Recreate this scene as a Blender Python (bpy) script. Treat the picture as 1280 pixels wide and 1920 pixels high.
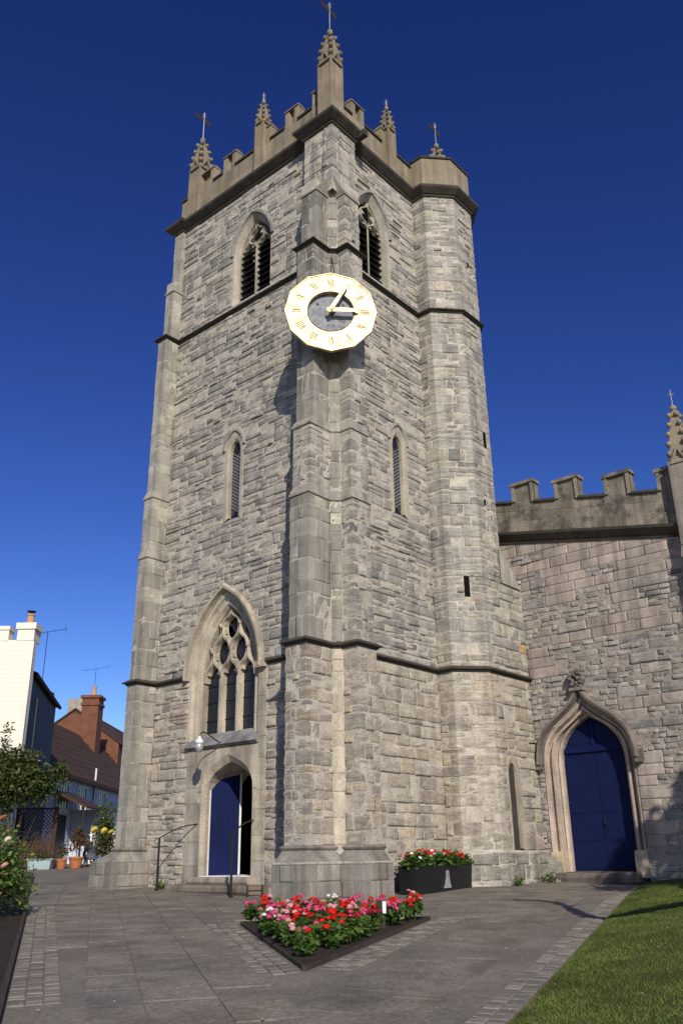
import bpy, bmesh, math, random
import numpy as np
from math import sin, cos, radians, pi, hypot, atan2, sqrt, floor
from mathutils import Vector, Matrix
from mathutils.geometry import tessellate_polygon

for o in list(bpy.data.objects): bpy.data.objects.remove(o)
scene = bpy.context.scene
COL = scene.collection

# ------------------------------------------------------------------ camera
CAM = Vector((-15.809, -13.823, 0.85))
YAW, PITCH, ROLL = radians(40.74), radians(21.82), radians(-0.844)
fwd = Vector((cos(PITCH)*cos(YAW), cos(PITCH)*sin(YAW), sin(PITCH)))
rgt0 = Vector((sin(YAW), -cos(YAW), 0)); up0 = rgt0.cross(fwd)
rgt = cos(ROLL)*rgt0 + sin(ROLL)*up0; upv = -sin(ROLL)*rgt0 + cos(ROLL)*up0
cam_data = bpy.data.cameras.new('camera'); cam = bpy.data.objects.new('camera', cam_data); COL.objects.link(cam)
M = Matrix((rgt, upv, -fwd)).transposed().to_4x4(); M.translation = CAM
cam.matrix_world = M
cam_data.sensor_fit = 'VERTICAL'; cam_data.sensor_height = 24.0; cam_data.sensor_width = 16.0
cam_data.lens = 1625/1920*24.0
cam_data.clip_start = 0.1; cam_data.clip_end = 3000
scene.camera = cam
HV = Vector((cos(YAW), sin(YAW), 0)); SV = Vector((sin(YAW), -cos(YAW), 0))

# ------------------------------------------------------------------ sky, sun, exposure
LDIR = Vector((1.0, 1.25, -0.86)).normalized()          # the way sunlight travels
EL = math.asin(-LDIR.z)
world = bpy.data.worlds.new('World'); scene.world = world; world.use_nodes = True
wn = world.node_tree; wn.nodes.clear()
wo = wn.nodes.new('ShaderNodeOutputWorld'); bg = wn.nodes.new('ShaderNodeBackground')
sky = wn.nodes.new('ShaderNodeTexSky'); sky.sky_type = 'NISHITA'; sky.sun_disc = False
sky.sun_elevation = EL; sky.sun_rotation = atan2(-LDIR.x, -LDIR.y)
sky.altitude = 0; sky.air_density = 1.0; sky.dust_density = 0.1; sky.ozone_density = 3.5
hsv = wn.nodes.new('ShaderNodeHueSaturation'); hsv.inputs['Hue'].default_value = 0.519; hsv.inputs['Saturation'].default_value = 1.15
wn.links.new(sky.outputs[0], hsv.inputs['Color']); gam = wn.nodes.new('ShaderNodeGamma'); gam.inputs[1].default_value = 1.45; wn.links.new(hsv.outputs[0], gam.inputs[0]); wn.links.new(gam.outputs[0], bg.inputs[0])
wn.links.new(bg.outputs[0], wo.inputs[0]); bg.inputs[1].default_value = 0.05
sun_d = bpy.data.lights.new('sun', 'SUN'); sun = bpy.data.objects.new('sun', sun_d); COL.objects.link(sun)
sun_d.energy = 4.3; sun_d.angle = radians(0.53); sun_d.color = (1.0, 0.925, 0.81)
sun.rotation_euler = LDIR.to_track_quat('-Z', 'Y').to_euler(); sun.location = (-30, -33, 40)
vs = scene.view_settings; vs.view_transform = 'Standard'; vs.look = 'None'; vs.exposure = 0.03; vs.gamma = 1.0
vs.use_curve_mapping = False
scene.render.engine = 'CYCLES'

# ------------------------------------------------------------------ helpers
def zg(x, y):
    d = (x-CAM.x)*HV.x + (y-CAM.y)*HV.y
    return 0.04*(min(max(d, 0.0), 40.0)-20.0)
def ds(d, s, z=None):
    x = CAM.x+d*HV.x+s*SV.x; y = CAM.y+d*HV.y+s*SV.y
    return Vector((x, y, zg(x, y) if z is None else z))
def props(o, label=None, cat=None, group=None, kind=None):
    if label: o['label'] = label
    if cat: o['category'] = cat
    if group: o['group'] = group
    if kind: o['kind'] = kind
    return o
def empty(name, loc=(0, 0, 0), label=None, cat=None, group=None):
    o = bpy.data.objects.new(name, None); COL.objects.link(o); o.location = loc; o.empty_display_size = 0.2
    return props(o, label, cat, group)
def link(name, me, parent=None, loc=None, rot=None, scale=None):
    o = bpy.data.objects.new(name, me); COL.objects.link(o)
    if parent is not None:
        o.parent = parent
    if loc is not None: o.location = loc
    if rot is not None: o.rotation_euler = rot
    if scale is not None: o.scale = scale
    return o

class MB:
    """collects shapes for one mesh object"""
    def __init__(s): s.v = []; s.f = []; s.c = []
    def add(s, vs, fs, col=(1, 1, 1)):
        k = len(s.v); s.v += [tuple(v) for v in vs]; s.f += [tuple(i+k for i in f) for f in fs]; s.c += [col]*len(vs)
        return s
    def box(s, x0, x1, y0, y1, z0, z1, col=(1, 1, 1), fr=None):
        P = [(x, y, z) for z in (z0, z1) for y in (y0, y1) for x in (x0, x1)]
        if fr: P = [fr(*p) for p in P]
        return s.add(P, [(0, 1, 3, 2), (4, 6, 7, 5), (0, 4, 5, 1), (2, 3, 7, 6), (0, 2, 6, 4), (1, 5, 7, 3)], col)
    def prism(s, poly, d0, d1, fr, col=(1, 1, 1)):
        """poly in (u,z), extruded over depth d0..d1"""
        n = len(poly)
        P = [fr(u, z, d0) for u, z in poly]+[fr(u, z, d1) for u, z in poly]
        F = [tuple(range(n)), tuple(range(2*n-1, n-1, -1))]+[(i, (i+1) % n, n+(i+1) % n, n+i) for i in range(n)]
        return s.add(P, F, col)
    def loft(s, rings, col=(1, 1, 1), closed=False, cap=False):
        n = len(rings[0]); P = [p for r in rings for p in r]; F = []
        for k in range(len(rings)-1):
            for i in range(n if closed else n-1):
                j = (i+1) % n; F.append((k*n+i, k*n+j, (k+1)*n+j, (k+1)*n+i))
        if cap: F += [tuple(range(n)), tuple(range((len(rings)-1)*n, len(rings)*n))]
        return s.add(P, F, col)
    def tube(s, pts, r, n=6, col=(1, 1, 1), cap=True):
        pts = [Vector(p) for p in pts]; rings = []
        rr = r if isinstance(r, (list, tuple)) else [r]*len(pts)
        for i, p in enumerate(pts):
            t = (pts[min(i+1, len(pts)-1)]-pts[max(i-1, 0)])
            if t.length < 1e-9: t = Vector((0, 0, 1))
            t.normalize()
            a = t.cross(Vector((0, 0, 1)) if abs(t.z) < 0.9 else Vector((1, 0, 0))).normalized(); b = t.cross(a)
            rings.append([p+rr[i]*(a*cos(2*pi*k/n)+b*sin(2*pi*k/n)) for k in range(n)])
        return s.loft(rings, col, True, cap)
    def sweep(s, pts, prof, fr, col=(1, 1, 1), closed=False):
        """closed profile of (offset,depth) swept along (u,z) polyline; offset to the left of travel"""
        n = len(pts); rings = []
        for i in range(n):
            a = pts[i-1] if (i > 0 or closed) else pts[i]; b = pts[(i+1) % n] if (i < n-1 or closed) else pts[i]
            m = pts[i]
            t1 = Vector((m[0]-a[0], m[1]-a[1])); t2 = Vector((b[0]-m[0], b[1]-m[1]))
            if t1.length < 1e-9: t1 = t2
            if t2.length < 1e-9: t2 = t1
            t1.normalize(); t2.normalize(); n1 = Vector((-t1.y, t1.x)); n2 = Vector((-t2.y, t2.x))
            mm = n1+n2; L = max(mm.dot(n1), 0.55); mm = mm/L
            rings.append([fr(m[0]+mm.x*o, m[1]+mm.y*o, d) for o, d in prof])
        if closed: rings.append(rings[0])
        return s.loft(rings, col, True, not closed)
    def build(s, name, mat, parent=None, smooth=False, kind=None, fixn=True):
        me = bpy.data.meshes.new(name); me.from_pydata(s.v, [], s.f)
        at = me.color_attributes.new('col', 'FLOAT_COLOR', 'POINT')
        at.data.foreach_set('color', np.array([(c[0], c[1], c[2], 1.0) for c in s.c], dtype=np.float32).ravel())
        if fixn:
            bm = bmesh.new(); bm.from_mesh(me); bmesh.ops.recalc_face_normals(bm, faces=bm.faces); bm.to_mesh(me); bm.free()
        if smooth: me.shade_smooth()
        me.materials.append(mat)
        o = link(name, me, parent)
        if kind: o['kind'] = kind
        return o

def frW(u, z, d): return (-d, u, z)
def frS(u, z, d): return (u, -d, z)
XA = 7.25
def frA(u, z, d): return (XA-d, u, z)
def arch(c, half, spring, apex, n=10, bottom=None):
    """two-centred arch, left (high u) springing -> apex -> right; u runs from c+half to c-half"""
    h = apex-spring; R = (half*half+h*h)/(2*half); pts = []
    th = math.acos(max(-1, min(1, (R-half)/R)))
    for i in range(n+1):
        a = th*i/n; pts.append((c-(R-half)+R*cos(a), spring+R*sin(a)))
    pts += [(2*c-u, z) for u, z in pts[-2::-1]]
    if bottom is not None: pts = [(c+half, bottom)]+pts+[(c-half, bottom)]
    return pts
def bez(p0, p1, p2, p3, n):
    r = []
    for i in range(n+1):
        t = i/n; a = (1-t)**3; b = 3*t*(1-t)**2; c = 3*t*t*(1-t); d = t**3
        r.append((a*p0[0]+b*p1[0]+c*p2[0]+d*p3[0], a*p0[1]+b*p1[1]+c*p2[1]+d*p3[1]))
    return r
def ogee(c, half, spring, apex, n=10, bottom=None, k=1.0):
    h = apex-spring
    a = bez((c+half, spring), (c+half, spring+.66*h), (c+.32*half*min(k, 1.5), spring+.60*h), (c, apex), n)
    pts = a+[(2*c-u, z) for u, z in a[-2::-1]]
    if bottom is not None: pts = [(c+half, bottom)]+pts+[(c-half, bottom)]
    return pts
def fourc(c, half, spring, apex, n=8, bottom=None):
    h = apex-spring
    a = bez((c+half, spring), (c+half, spring+.6*h), (c+.55*half, spring+.8*h), (c, apex), n)
    pts = a+[(2*c-u, z) for u, z in a[-2::-1]]
    if bottom is not None: pts = [(c+half, bottom)]+pts+[(c-half, bottom)]
    return pts
def half_at(pts, c, z):
    """half width of an outline at height z"""
    w = 0
    for (u0, z0), (u1, z1) in zip(pts, pts[1:]):
        if (z0-z)*(z1-z) <= 0 and abs(z1-z0) > 1e-6: w = max(w, abs(u0+(u1-u0)*(z-z0)/(z1-z0)-c))
    return w

# ------------------------------------------------------------------ materials
def nd(nt, t, **k):
    n = nt.nodes.new(t)
    for a, v in k.items(): setattr(n, a, v)
    return n
def mat(name, base=(1, 1, 1), rough=0.85, col=False, var=0.25, scale=3.0, fine=0.2, fscale=25.0, bump=0.3, bscale=18.0, stretch=1.0,
        patch=None, pscale=1.2, pcut=0.58, pmix=0.6, metal=0.0, spec=0.3, trans=0.0, wave=None, bdist=0.02, streak=None):
    m = bpy.data.materials.new(name); m.use_nodes = True; nt = m.node_tree; b = nt.nodes['Principled BSDF']; L = nt.links.new
    b.inputs['Roughness'].default_value = rough; b.inputs['Metallic'].default_value = metal
    b.inputs['Specular IOR Level'].default_value = spec
    geo = nd(nt, 'ShaderNodeNewGeometry'); mp = nd(nt, 'ShaderNodeMapping'); mp.inputs['Scale'].default_value = (1, 1, stretch)
    L(geo.outputs['Position'], mp.inputs['Vector'])
    def noise(sc, det, rg=0.6):
        n = nd(nt, 'ShaderNodeTexNoise'); n.inputs['Scale'].default_value = sc; n.inputs['Detail'].default_value = det
        n.inputs['Roughness'].default_value = rg; L(mp.outputs[0], n.inputs['Vector']); return n
    if col:
        c0 = nd(nt, 'ShaderNodeVertexColor', layer_name='col').outputs[0]
        mu = nd(nt, 'ShaderNodeMix', data_type='RGBA', blend_type='MULTIPLY'); mu.inputs[0].default_value = 1
        L(c0, mu.inputs[6]); mu.inputs[7].default_value = (*base, 1); c0 = mu.outputs[2]
    else:
        r = nd(nt, 'ShaderNodeRGB'); r.outputs[0].default_value = (*base, 1); c0 = r.outputs[0]
    def modulate(c, sc, amt, det):
        n = noise(sc, det); mr = nd(nt, 'ShaderNodeMapRange')
        mr.inputs[1].default_value = 0.3; mr.inputs[2].default_value = 0.7
        mr.inputs[3].default_value = 1-amt; mr.inputs[4].default_value = 1+amt*.8; L(n.outputs[0], mr.inputs[0])
        mx = nd(nt, 'ShaderNodeMix', data_type='RGBA', blend_type='MULTIPLY'); mx.inputs[0].default_value = 1
        L(c, mx.inputs[6]); L(mr.outputs[0], mx.inputs[7]); return mx.outputs[2]
    if var: c0 = modulate(c0, scale, var, 5)
    if fine: c0 = modulate(c0, fscale, fine, 4)
    if streak:
        m3 = nd(nt, 'ShaderNodeMapping'); m3.inputs['Scale'].default_value = (1, 1, .07); L(geo.outputs['Position'], m3.inputs['Vector'])
        n = nd(nt, 'ShaderNodeTexNoise'); n.inputs['Scale'].default_value = streak[1]; n.inputs['Detail'].default_value = 5; L(m3.outputs[0], n.inputs['Vector'])
        mr = nd(nt, 'ShaderNodeMapRange'); mr.inputs[1].default_value = .42; mr.inputs[2].default_value = .68; mr.inputs[3].default_value = 1.06; mr.inputs[4].default_value = 1-streak[0]; L(n.outputs[0], mr.inputs[0])
        mx = nd(nt, 'ShaderNodeMix', data_type='RGBA', blend_type='MULTIPLY'); mx.inputs[0].default_value = 1; L(c0, mx.inputs[6]); L(mr.outputs[0], mx.inputs[7]); c0 = mx.outputs[2]
    if patch:
        n = noise(pscale, 6, 0.7); mr = nd(nt, 'ShaderNodeMapRange'); mr.inputs[1].default_value = pcut; mr.inputs[2].default_value = pcut+.12
        mr.inputs[4].default_value = pmix; L(n.outputs[0], mr.inputs[0])
        mx = nd(nt, 'ShaderNodeMix', data_type='RGBA'); L(mr.outputs[0], mx.inputs[0]); L(c0, mx.inputs[6]); mx.inputs[7].default_value = (*patch, 1); c0 = mx.outputs[2]
    L(c0, b.inputs['Base Color'])
    h = None
    if bump:
        n1 = noise(bscale, 8, 0.65); h = n1.outputs[0]
    if wave:
        w = nd(nt, 'ShaderNodeTexBrick'); w.inputs['Scale'].default_value = wave[0]; w.inputs['Mortar Size'].default_value = wave[1]
        w.inputs['Color1'].default_value = (1, 1, 1, 1); w.inputs['Color2'].default_value = (.8, .8, .8, 1); w.inputs['Mortar'].default_value = (0, 0, 0, 1)
        w.inputs['Brick Width'].default_value = wave[2]; w.inputs['Row Height'].default_value = wave[3]
        tc = nd(nt, 'ShaderNodeTexCoord'); m2 = nd(nt, 'ShaderNodeMapping'); m2.inputs['Rotation'].default_value = wave[4]
        L(tc.outputs['Object'], m2.inputs['Vector']); L(m2.outputs[0], w.inputs['Vector'])
        mx = nd(nt, 'ShaderNodeMix', data_type='RGBA', blend_type='MULTIPLY'); mx.inputs[0].default_value = wave[5]
        L(c0, mx.inputs[6]); L(w.outputs[0], mx.inputs[7]); L(mx.outputs[2], b.inputs['Base Color'])
        ad = nd(nt, 'ShaderNodeMath', operation='MULTIPLY_ADD'); L(w.outputs[0], ad.inputs[0]); ad.inputs[1].default_value = 0.6
        if h: L(h, ad.inputs[2])
        h = ad.outputs[0]
    if h is not None:
        bp = nd(nt, 'ShaderNodeBump'); bp.inputs['Strength'].default_value = bump if bump else 0.4; bp.inputs['Distance'].default_value = bdist
        L(h, bp.inputs['Height']); L(bp.outputs[0], b.inputs['Normal'])
    if trans:
        tr = nd(nt, 'ShaderNodeBsdfTranslucent'); L(c0, tr.inputs[0]); ms = nd(nt, 'ShaderNodeMixShader'); ms.inputs[0].default_value = trans
        L(b.outputs[0], ms.inputs[1]); L(tr.outputs[0], ms.inputs[2]); L(ms.outputs[0], nt.nodes['Material Output'].inputs[0])
    return m
MS = {}
MS['rubble'] = mat('rubble_stone', col=True, var=.3, scale=3.2, fine=.33, fscale=17, bump=.9, bscale=11, stretch=3.2, patch=(.48, .445, .38), pscale=2.6, pcut=.55, pmix=.6, bdist=.05, streak=(.32, 2.6))
MS['ashlar'] = mat('dressed_stone', col=True, var=.26, scale=1.6, fine=.22, fscale=22, bump=.4, bscale=30, patch=(.18, .17, .14), pscale=1.3, pcut=.57, pmix=.5, streak=(.42, 3.2))
MS['mortar'] = mat('lime_mortar', (.50, .45, .37), var=.3, scale=2.5, fine=.3, fscale=26, bump=1.0, bscale=22, bdist=.04)
MS['mortar_pink'] = mat('pinkish_mortar', (.34, .29, .24), var=.3, scale=2.5, fine=.3, fscale=26, bump=.8, bscale=22, bdist=.03)
MS['mortar_dark'] = mat('old_mortar', (.33, .29, .24), var=.25, scale=2.5, fine=.2, fscale=40, bump=.7, bscale=30)
MS['parapet'] = mat('parapet_stone', col=True, var=.22, scale=1.3, fine=.2, fscale=24, bump=.35, bscale=26, patch=(.21, .15, .07), pscale=.9, pcut=.52, pmix=.5, streak=(.3, 4.0))
MS['apar'] = mat('stained_parapet_stone', col=True, var=.3, scale=2.0, fine=.3, fscale=20, bump=.5, bscale=22, patch=(.05, .045, .038), pscale=1.8, pcut=.50, pmix=.75, streak=(.4, 4.0))
MS['string'] = mat('shaded_moulding_stone', (.062, .053, .042), var=.35, scale=3, fine=.2, bump=.4, bscale=25)  # dark lichened stone; shade under the mouldings is put into the base colour
MS['lead'] = mat('dark_slate', (.035, .033, .032), rough=.7, var=.2, bump=.2)
MS['glass'] = mat('window_glass', (.012, .013, .016), rough=.22, var=.1, fine=0, bump=.15, bscale=9, spec=.5)
MS['dark'] = mat('unlit_interior', (.01, .009, .008), rough=1, var=0, fine=0, bump=0, spec=0)  # near-black colour stands in for the shade inside openings
MS['blue'] = mat('blue_paint', (.006, .012, .066), rough=.65, var=.18, scale=2, fine=.1, fscale=30, bump=.1, bscale=20, spec=.12)
MS['bluep'] = mat('flaking_blue_paint', (.006, .012, .056), rough=.65, var=.18, scale=2, fine=.1, bump=.12, bscale=20, spec=.12, patch=(.45, .43, .38), pscale=10, pcut=.69, pmix=.9)
MS['white'] = mat('white_paint', (.75, .73, .68), rough=.5, var=.08, bump=.05)
MS['black'] = mat('black_iron', (.012, .012, .013), rough=.5, var=.1, bump=.1, spec=.4)
MS['silver'] = mat('dull_silver', (.62, .62, .64), rough=.3, metal=.6, var=.1, bump=.05)
MS['gold'] = mat('gilding', (.55, .44, .265), rough=.53, metal=1.0, var=.2, scale=4, fine=.25, fscale=9, bump=.35, bscale=9, patch=(.16, .13, .085), pscale=4.5, pcut=.5, pmix=.75)
MS['dial'] = mat('dial_centre', (.27, .28, .30), rough=.6, metal=0, var=.45, scale=2.2, fine=.3, fscale=9, bump=.15, spec=.2, patch=(.05, .05, .055), pscale=2.2, pcut=.5, pmix=.7)
MS['brown'] = mat('worn_black', (.10, .07, .04), rough=.6, var=.3, bump=.1)
MS['numeral'] = mat('worn_numeral', (.20, .155, .095), rough=.6, metal=.3, var=.6, scale=7, fine=.3, bump=.2, patch=(.5, .38, .2), pscale=9, pcut=.52, pmix=.9)
MS['vane'] = mat('vane_copper', (.055, .042, .034), rough=.6, metal=.3, var=.2, bump=.1)
MS['path'] = mat('path_stone', (.19, .168, .135), var=.3, scale=.8, fine=.35, fscale=18, bump=.5, bscale=40, patch=(.30, .28, .24), pscale=2.5, pcut=.62, pmix=.5)
MS['flag'] = mat('flagstone', col=True, var=.38, scale=1.4, fine=.38, fscale=20, bump=.7, bscale=30, patch=(.33, .31, .27), pscale=3.5, pcut=.62, pmix=.5)
MS['sett'] = mat('granite_sett', col=True, var=.25, scale=4, fine=.25, fscale=40, bump=.5, bscale=40)
MS['soil'] = mat('garden_soil', (.045, .032, .022), var=.3, scale=5, fine=.4, fscale=30, bump=1.0, bscale=25, bdist=.05)
MS['lawn'] = mat('lawn_turf', (.065, .095, .022), rough=1, var=.3, scale=1.2, fine=.3, fscale=40, bump=.8, bscale=50, spec=.1)
MS['grass'] = mat('grass_blades', col=True, rough=.7, var=.5, scale=1.3, fine=0, bump=0, trans=.3, spec=.2)
MS['leaf'] = mat('leaves', col=True, rough=.5, var=.15, scale=2, fine=0, bump=0, trans=.25, spec=.35)
MS['petal'] = mat('petals', col=True, rough=.7, var=.1, scale=8, fine=0, bump=0, trans=.25, spec=.2)
MS['bark'] = mat('bark', (.06, .045, .03), var=.3, scale=6, fine=.3, bump=.8, bscale=25)
MS['timber'] = mat('weathered_timber', (.055, .042, .034), var=.3, scale=4, fine=.25, bump=.5, bscale=25, stretch=.3)
MS['fence'] = mat('brown_trellis', (.06, .033, .02), var=.3, scale=4, bump=.3)
MS['cream'] = mat('white_painted_brick', (.80, .75, .64), rough=.7, var=.05, fine=.05, bump=.15, bscale=20)
MS['shade'] = mat('shaded_render', (.10, .11, .14), var=.2, scale=1.5, fine=.15, bump=.3)  # shade on the house side is put into this dark bluish colour
MS['bluewall'] = mat('pale_blue_render', (.52, .57, .66), rough=.9, var=.1, scale=1.5, fine=.08, bump=.3, bscale=15)
MS['tile'] = mat('clay_tiles', (.088, .048, .030), var=.35, scale=1.6, fine=.3, fscale=14, bump=.35, bscale=12, wave=(4.0, .05, .66, .42, (0, 0, 0), .45))
MS['brick'] = mat('red_brick', (.19, .078, .044), var=.25, scale=2, fine=.2, fscale=20, bump=.3, wave=(5.0, .04, 1.1, .38, (pi/2, 0, 0), .3))
MS['terracotta'] = mat('terracotta', (.42, .15, .055), rough=.8, var=.2, scale=5, bump=.2)
MS['pot'] = mat('chimney_pot_clay', (.5, .30, .17), rough=.8, var=.15, bump=.2)
MS['plastic'] = mat('pale_plastic', (.33, .42, .42), rough=.5, var=.1, bump=.05)
MS['cloth'] = mat('dark_cloth', col=True, rough=.9, var=.2, scale=6, bump=.3)
MS['bluebag'] = mat('blue_plastic', (.03, .32, .80), rough=.4, var=.1, bump=.2)
MS['bulb'] = mat('lamp_enamel', (.78, .78, .76), rough=.25, var=.05, bump=0, spec=.5)
# ------------------------------------------------------------------ masonry
def poff(path, d):
    """offset an open plan polyline outwards (right-hand side of travel)"""
    n = len(path); out = []
    for i in range(n):
        m = Vector(path[i]); a = Vector(path[i-1]) if i else None; b = Vector(path[i+1]) if i < n-1 else None
        ns = []
        for p, q in ((a, m), (m, b)):
            if p is None or q is None: continue
            t = (q-p).normalized(); ns.append(Vector((t.y, -t.x)))
        if len(ns) == 1: o = ns[0]
        else:
            o = ns[0]+ns[1]; o = o/max(o.dot(ns[0]), .4)
        out.append((m.x+o.x*d, m.y+o.y*d))
    return out
def turns(path):
    """for each inner vertex: True when convex (outer corner)"""
    r = {}
    for i in range(1, len(path)-1):
        a, m, b = Vector(path[i-1]), Vector(path[i]), Vector(path[i+1]); t1 = m-a; t2 = b-m
        r[i] = (t1.x*t2.y-t1.y*t2.x) > 0
    return r
STYLES = {  # course heights, lengths, joint, depth jitter, bulge, edge drop
 'rubble': dict(h=(.09, .30), w=(.2, .9), g=.014, dj=.011, bl=.013, ed=.013, cj=.022),
 'block':  dict(h=(.24, .62), w=(.35, .75), g=.010, dj=.005, bl=.005, ed=.004, cj=.004),
 'turret': dict(h=(.13, .42), w=(.28, .85), g=.014, dj=.010, bl=.011, ed=.012, cj=.014),
 'small':  dict(h=(.10, .20), w=(.14, .38), g=.014, dj=.011, bl=.012, ed=.012, cj=.016),
 'ashlar': dict(h=(.36, .50), w=(.6, 1.05), g=.006, dj=.002, bl=.002, ed=.003, cj=.001)}
def lerp3(a, b, t): return tuple(a[i]+(b[i]-a[i])*t for i in range(3))
def c_rubble(r):
    a = lerp3((.335, .312, .275), (.42, .385, .33), r.random())
    k = r.random()
    if k < .12: a = (.275, .26, .235)
    elif k < .2: a = (.46, .41, .33)
    f = r.uniform(.88, 1.1); return tuple(x*f for x in a)
def c_block(r):
    a = lerp3((.31, .29, .25), (.40, .37, .31), r.random()); f = r.uniform(.85, 1.1)
    return tuple(x*f for x in a)
def c_low(r):
    a = lerp3((.36, .32, .27), (.50, .44, .35), r.random())
    if r.random() < .08: a = (.41, .34, .28)
    elif r.random() < .15: a = (.50, .42, .31)
    f = r.uniform(.86, 1.1); return tuple(x*f for x in a)
def c_beige(r):
    f = r.uniform(.85, 1.08); return (.46*f, .40*f, .305*f)
def c_upper(r):
    a = lerp3((.25, .235, .20), (.34, .315, .265), r.random()); f = r.uniform(.85, 1.1)
    return tuple(x*f for x in a)
def c_plinth(r):
    f = r.uniform(.8, 1.1); return (.29*f, .265*f, .225*f)
def c_par(r):
    f = r.uniform(.88, 1.1); return (.27*f, .225*f, .16*f)
def c_pink(r):
    f = r.uniform(.88, 1.1); return (.375*f, .315*f, .27*f)
def c_small(r):
    a = lerp3((.27, .255, .235), (.44, .39, .34), r.random()); f = r.uniform(.85, 1.15)
    return tuple(x*f for x in a)

STONES = []      # (owner key, verts, faces, colour, centre, apparent area)
def stone(owner, path, offs, cum, s0, s1, z0, z1, st, col, rng, dbase=0.0, mats=None):
    g = st['g']/2; cj = st['cj']; r = min(.045, (z1-z0)*.22, (s1-s0)*.22)
    a0, a1, b0, b1 = s0+g, s1-g, z0+g, z1-g
    inner = [c for c in cum[1:-1] if a0+.02 < c < a1-.02]
    xs = [a0, a0+r]+([] if inner else ([(a0+a1)/2] if (a1-a0) < .6 else [a0+(a1-a0)*.36, a0+(a1-a0)*.68]))+inner+[a1-r, a1]
    xs = sorted(xs); zs = [b0, b0+r, (b0+b1)/2, b1-r, b1] if z1-z0 > .24 else [b0, b0+r, b1-r, b1]
    d0 = dbase+rng.gauss(0, st['dj'])*(.35 if inner else 1.0); tilt = rng.uniform(-1, 1)*st['bl']-(rng.uniform(.018, .05) if (st['dj'] > .009 and not inner and rng.random() < .19) else 0)
    def pt(s, z, d):
        k = 0
        while k < len(cum)-2 and s > cum[k+1]: k += 1
        t = (s-cum[k])/(cum[k+1]-cum[k]); A, B = path[k], path[k+1]; OA, OB = offs[k], offs[k+1]
        # straight segment: constant normal; exact mitre at vertices
        x = A[0]+(B[0]-A[0])*t; y = A[1]+(B[1]-A[1])*t
        L = hypot(B[0]-A[0], B[1]-A[1]); nx, ny = (B[1]-A[1])/L, -(B[0]-A[0])/L
        if abs(s-cum[k+1]) < 1e-6 and k+1 < len(path)-1: nx, ny = OB
        elif abs(s-cum[k]) < 1e-6 and k > 0: nx, ny = OA
        return (x+nx*d, y+ny*d, z)
    nx_, nz_ = len(xs), len(zs); V = []; F = []
    js = [(rng.uniform(-cj, cj), rng.uniform(-cj, cj)) for _ in range(4)]
    for j, z in enumerate(zs):
        for i, s in enumerate(xs):
            edge = i in (0, nx_-1) or j in (0, nz_-1)
            tx = i/(nx_-1); tz = j/(nz_-1)
            ds_ = (js[0][0]*(1-tx)*(1-tz)+js[1][0]*tx*(1-tz)+js[2][0]*(1-tx)*tz+js[3][0]*tx*tz)
            dz_ = (js[0][1]*(1-tx)*(1-tz)+js[1][1]*tx*(1-tz)+js[2][1]*(1-tx)*tz+js[3][1]*tx*tz)
            if edge: d = d0-st['ed']*rng.uniform(.1, 1.7)+.8*tilt*(tz-.5)*2
            else: d = d0+rng.uniform(-1, 1)*st['bl']+tilt*(tz-.5)*2
            ss = s if s in inner else min(max(s+ds_, a0-.5*g), a1+.5*g)
            V.append(pt(ss, z+dz_, d))
    for j in range(nz_-1):
        for i in range(nx_-1): F.append((j*nx_+i, j*nx_+i+1, (j+1)*nx_+i+1, (j+1)*nx_+i))
    ring = [i for i in range(nx_)]+[j*nx_+nx_-1 for j in range(1, nz_)]+[(nz_-1)*nx_+i for i in range(nx_-2, -1, -1)]+[j*nx_ for j in range(nz_-2, 0, -1)]
    base = len(V)
    for q in ring:
        j, i = divmod(q, nx_); V.append(pt(xs[i], zs[j], d0-.09))
    m = len(ring)
    for k in range(m): F.append((ring[k], base+k, base+(k+1) % m, ring[(k+1) % m]))
    c = pt((s0+s1)/2, (z0+z1)/2, 0); dist2 = (Vector(c)-CAM).length_squared
    k = 0
    while k < len(cum)-2 and (s0+s1)/2 > cum[k+1]: k += 1
    A, B = path[k], path[k+1]; L = hypot(B[0]-A[0], B[1]-A[1]); nn = Vector(((B[1]-A[1])/L, -(B[0]-A[0])/L, 0))
    vis = max(0, nn.dot((CAM-Vector(c)).normalized()))
    STONES.append((owner, V, F, col, c, (s1-s0)*(z1-z0)*vis/dist2, not inner))
def prep(path):
    cum = [0]
    for a, b in zip(path, path[1:]): cum.append(cum[-1]+hypot(b[0]-a[0], b[1]-a[1]))
    o1 = poff(path, 1.0); offs = [(o1[i][0]-path[i][0], o1[i][1]-path[i][1]) for i in range(len(path))]
    return cum, offs
def courses(z0, z1, st, rng):
    zs = [z0]
    while zs[-1] < z1-1e-6:
        h = rng.uniform(*st['h']); rem = z1-zs[-1]
        if rem < h*1.25: h = rem
        elif rem-h < st['h'][0]: h = rem*.5
        zs.append(min(z1, zs[-1]+h))
    return list(zip(zs, zs[1:]))
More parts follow.
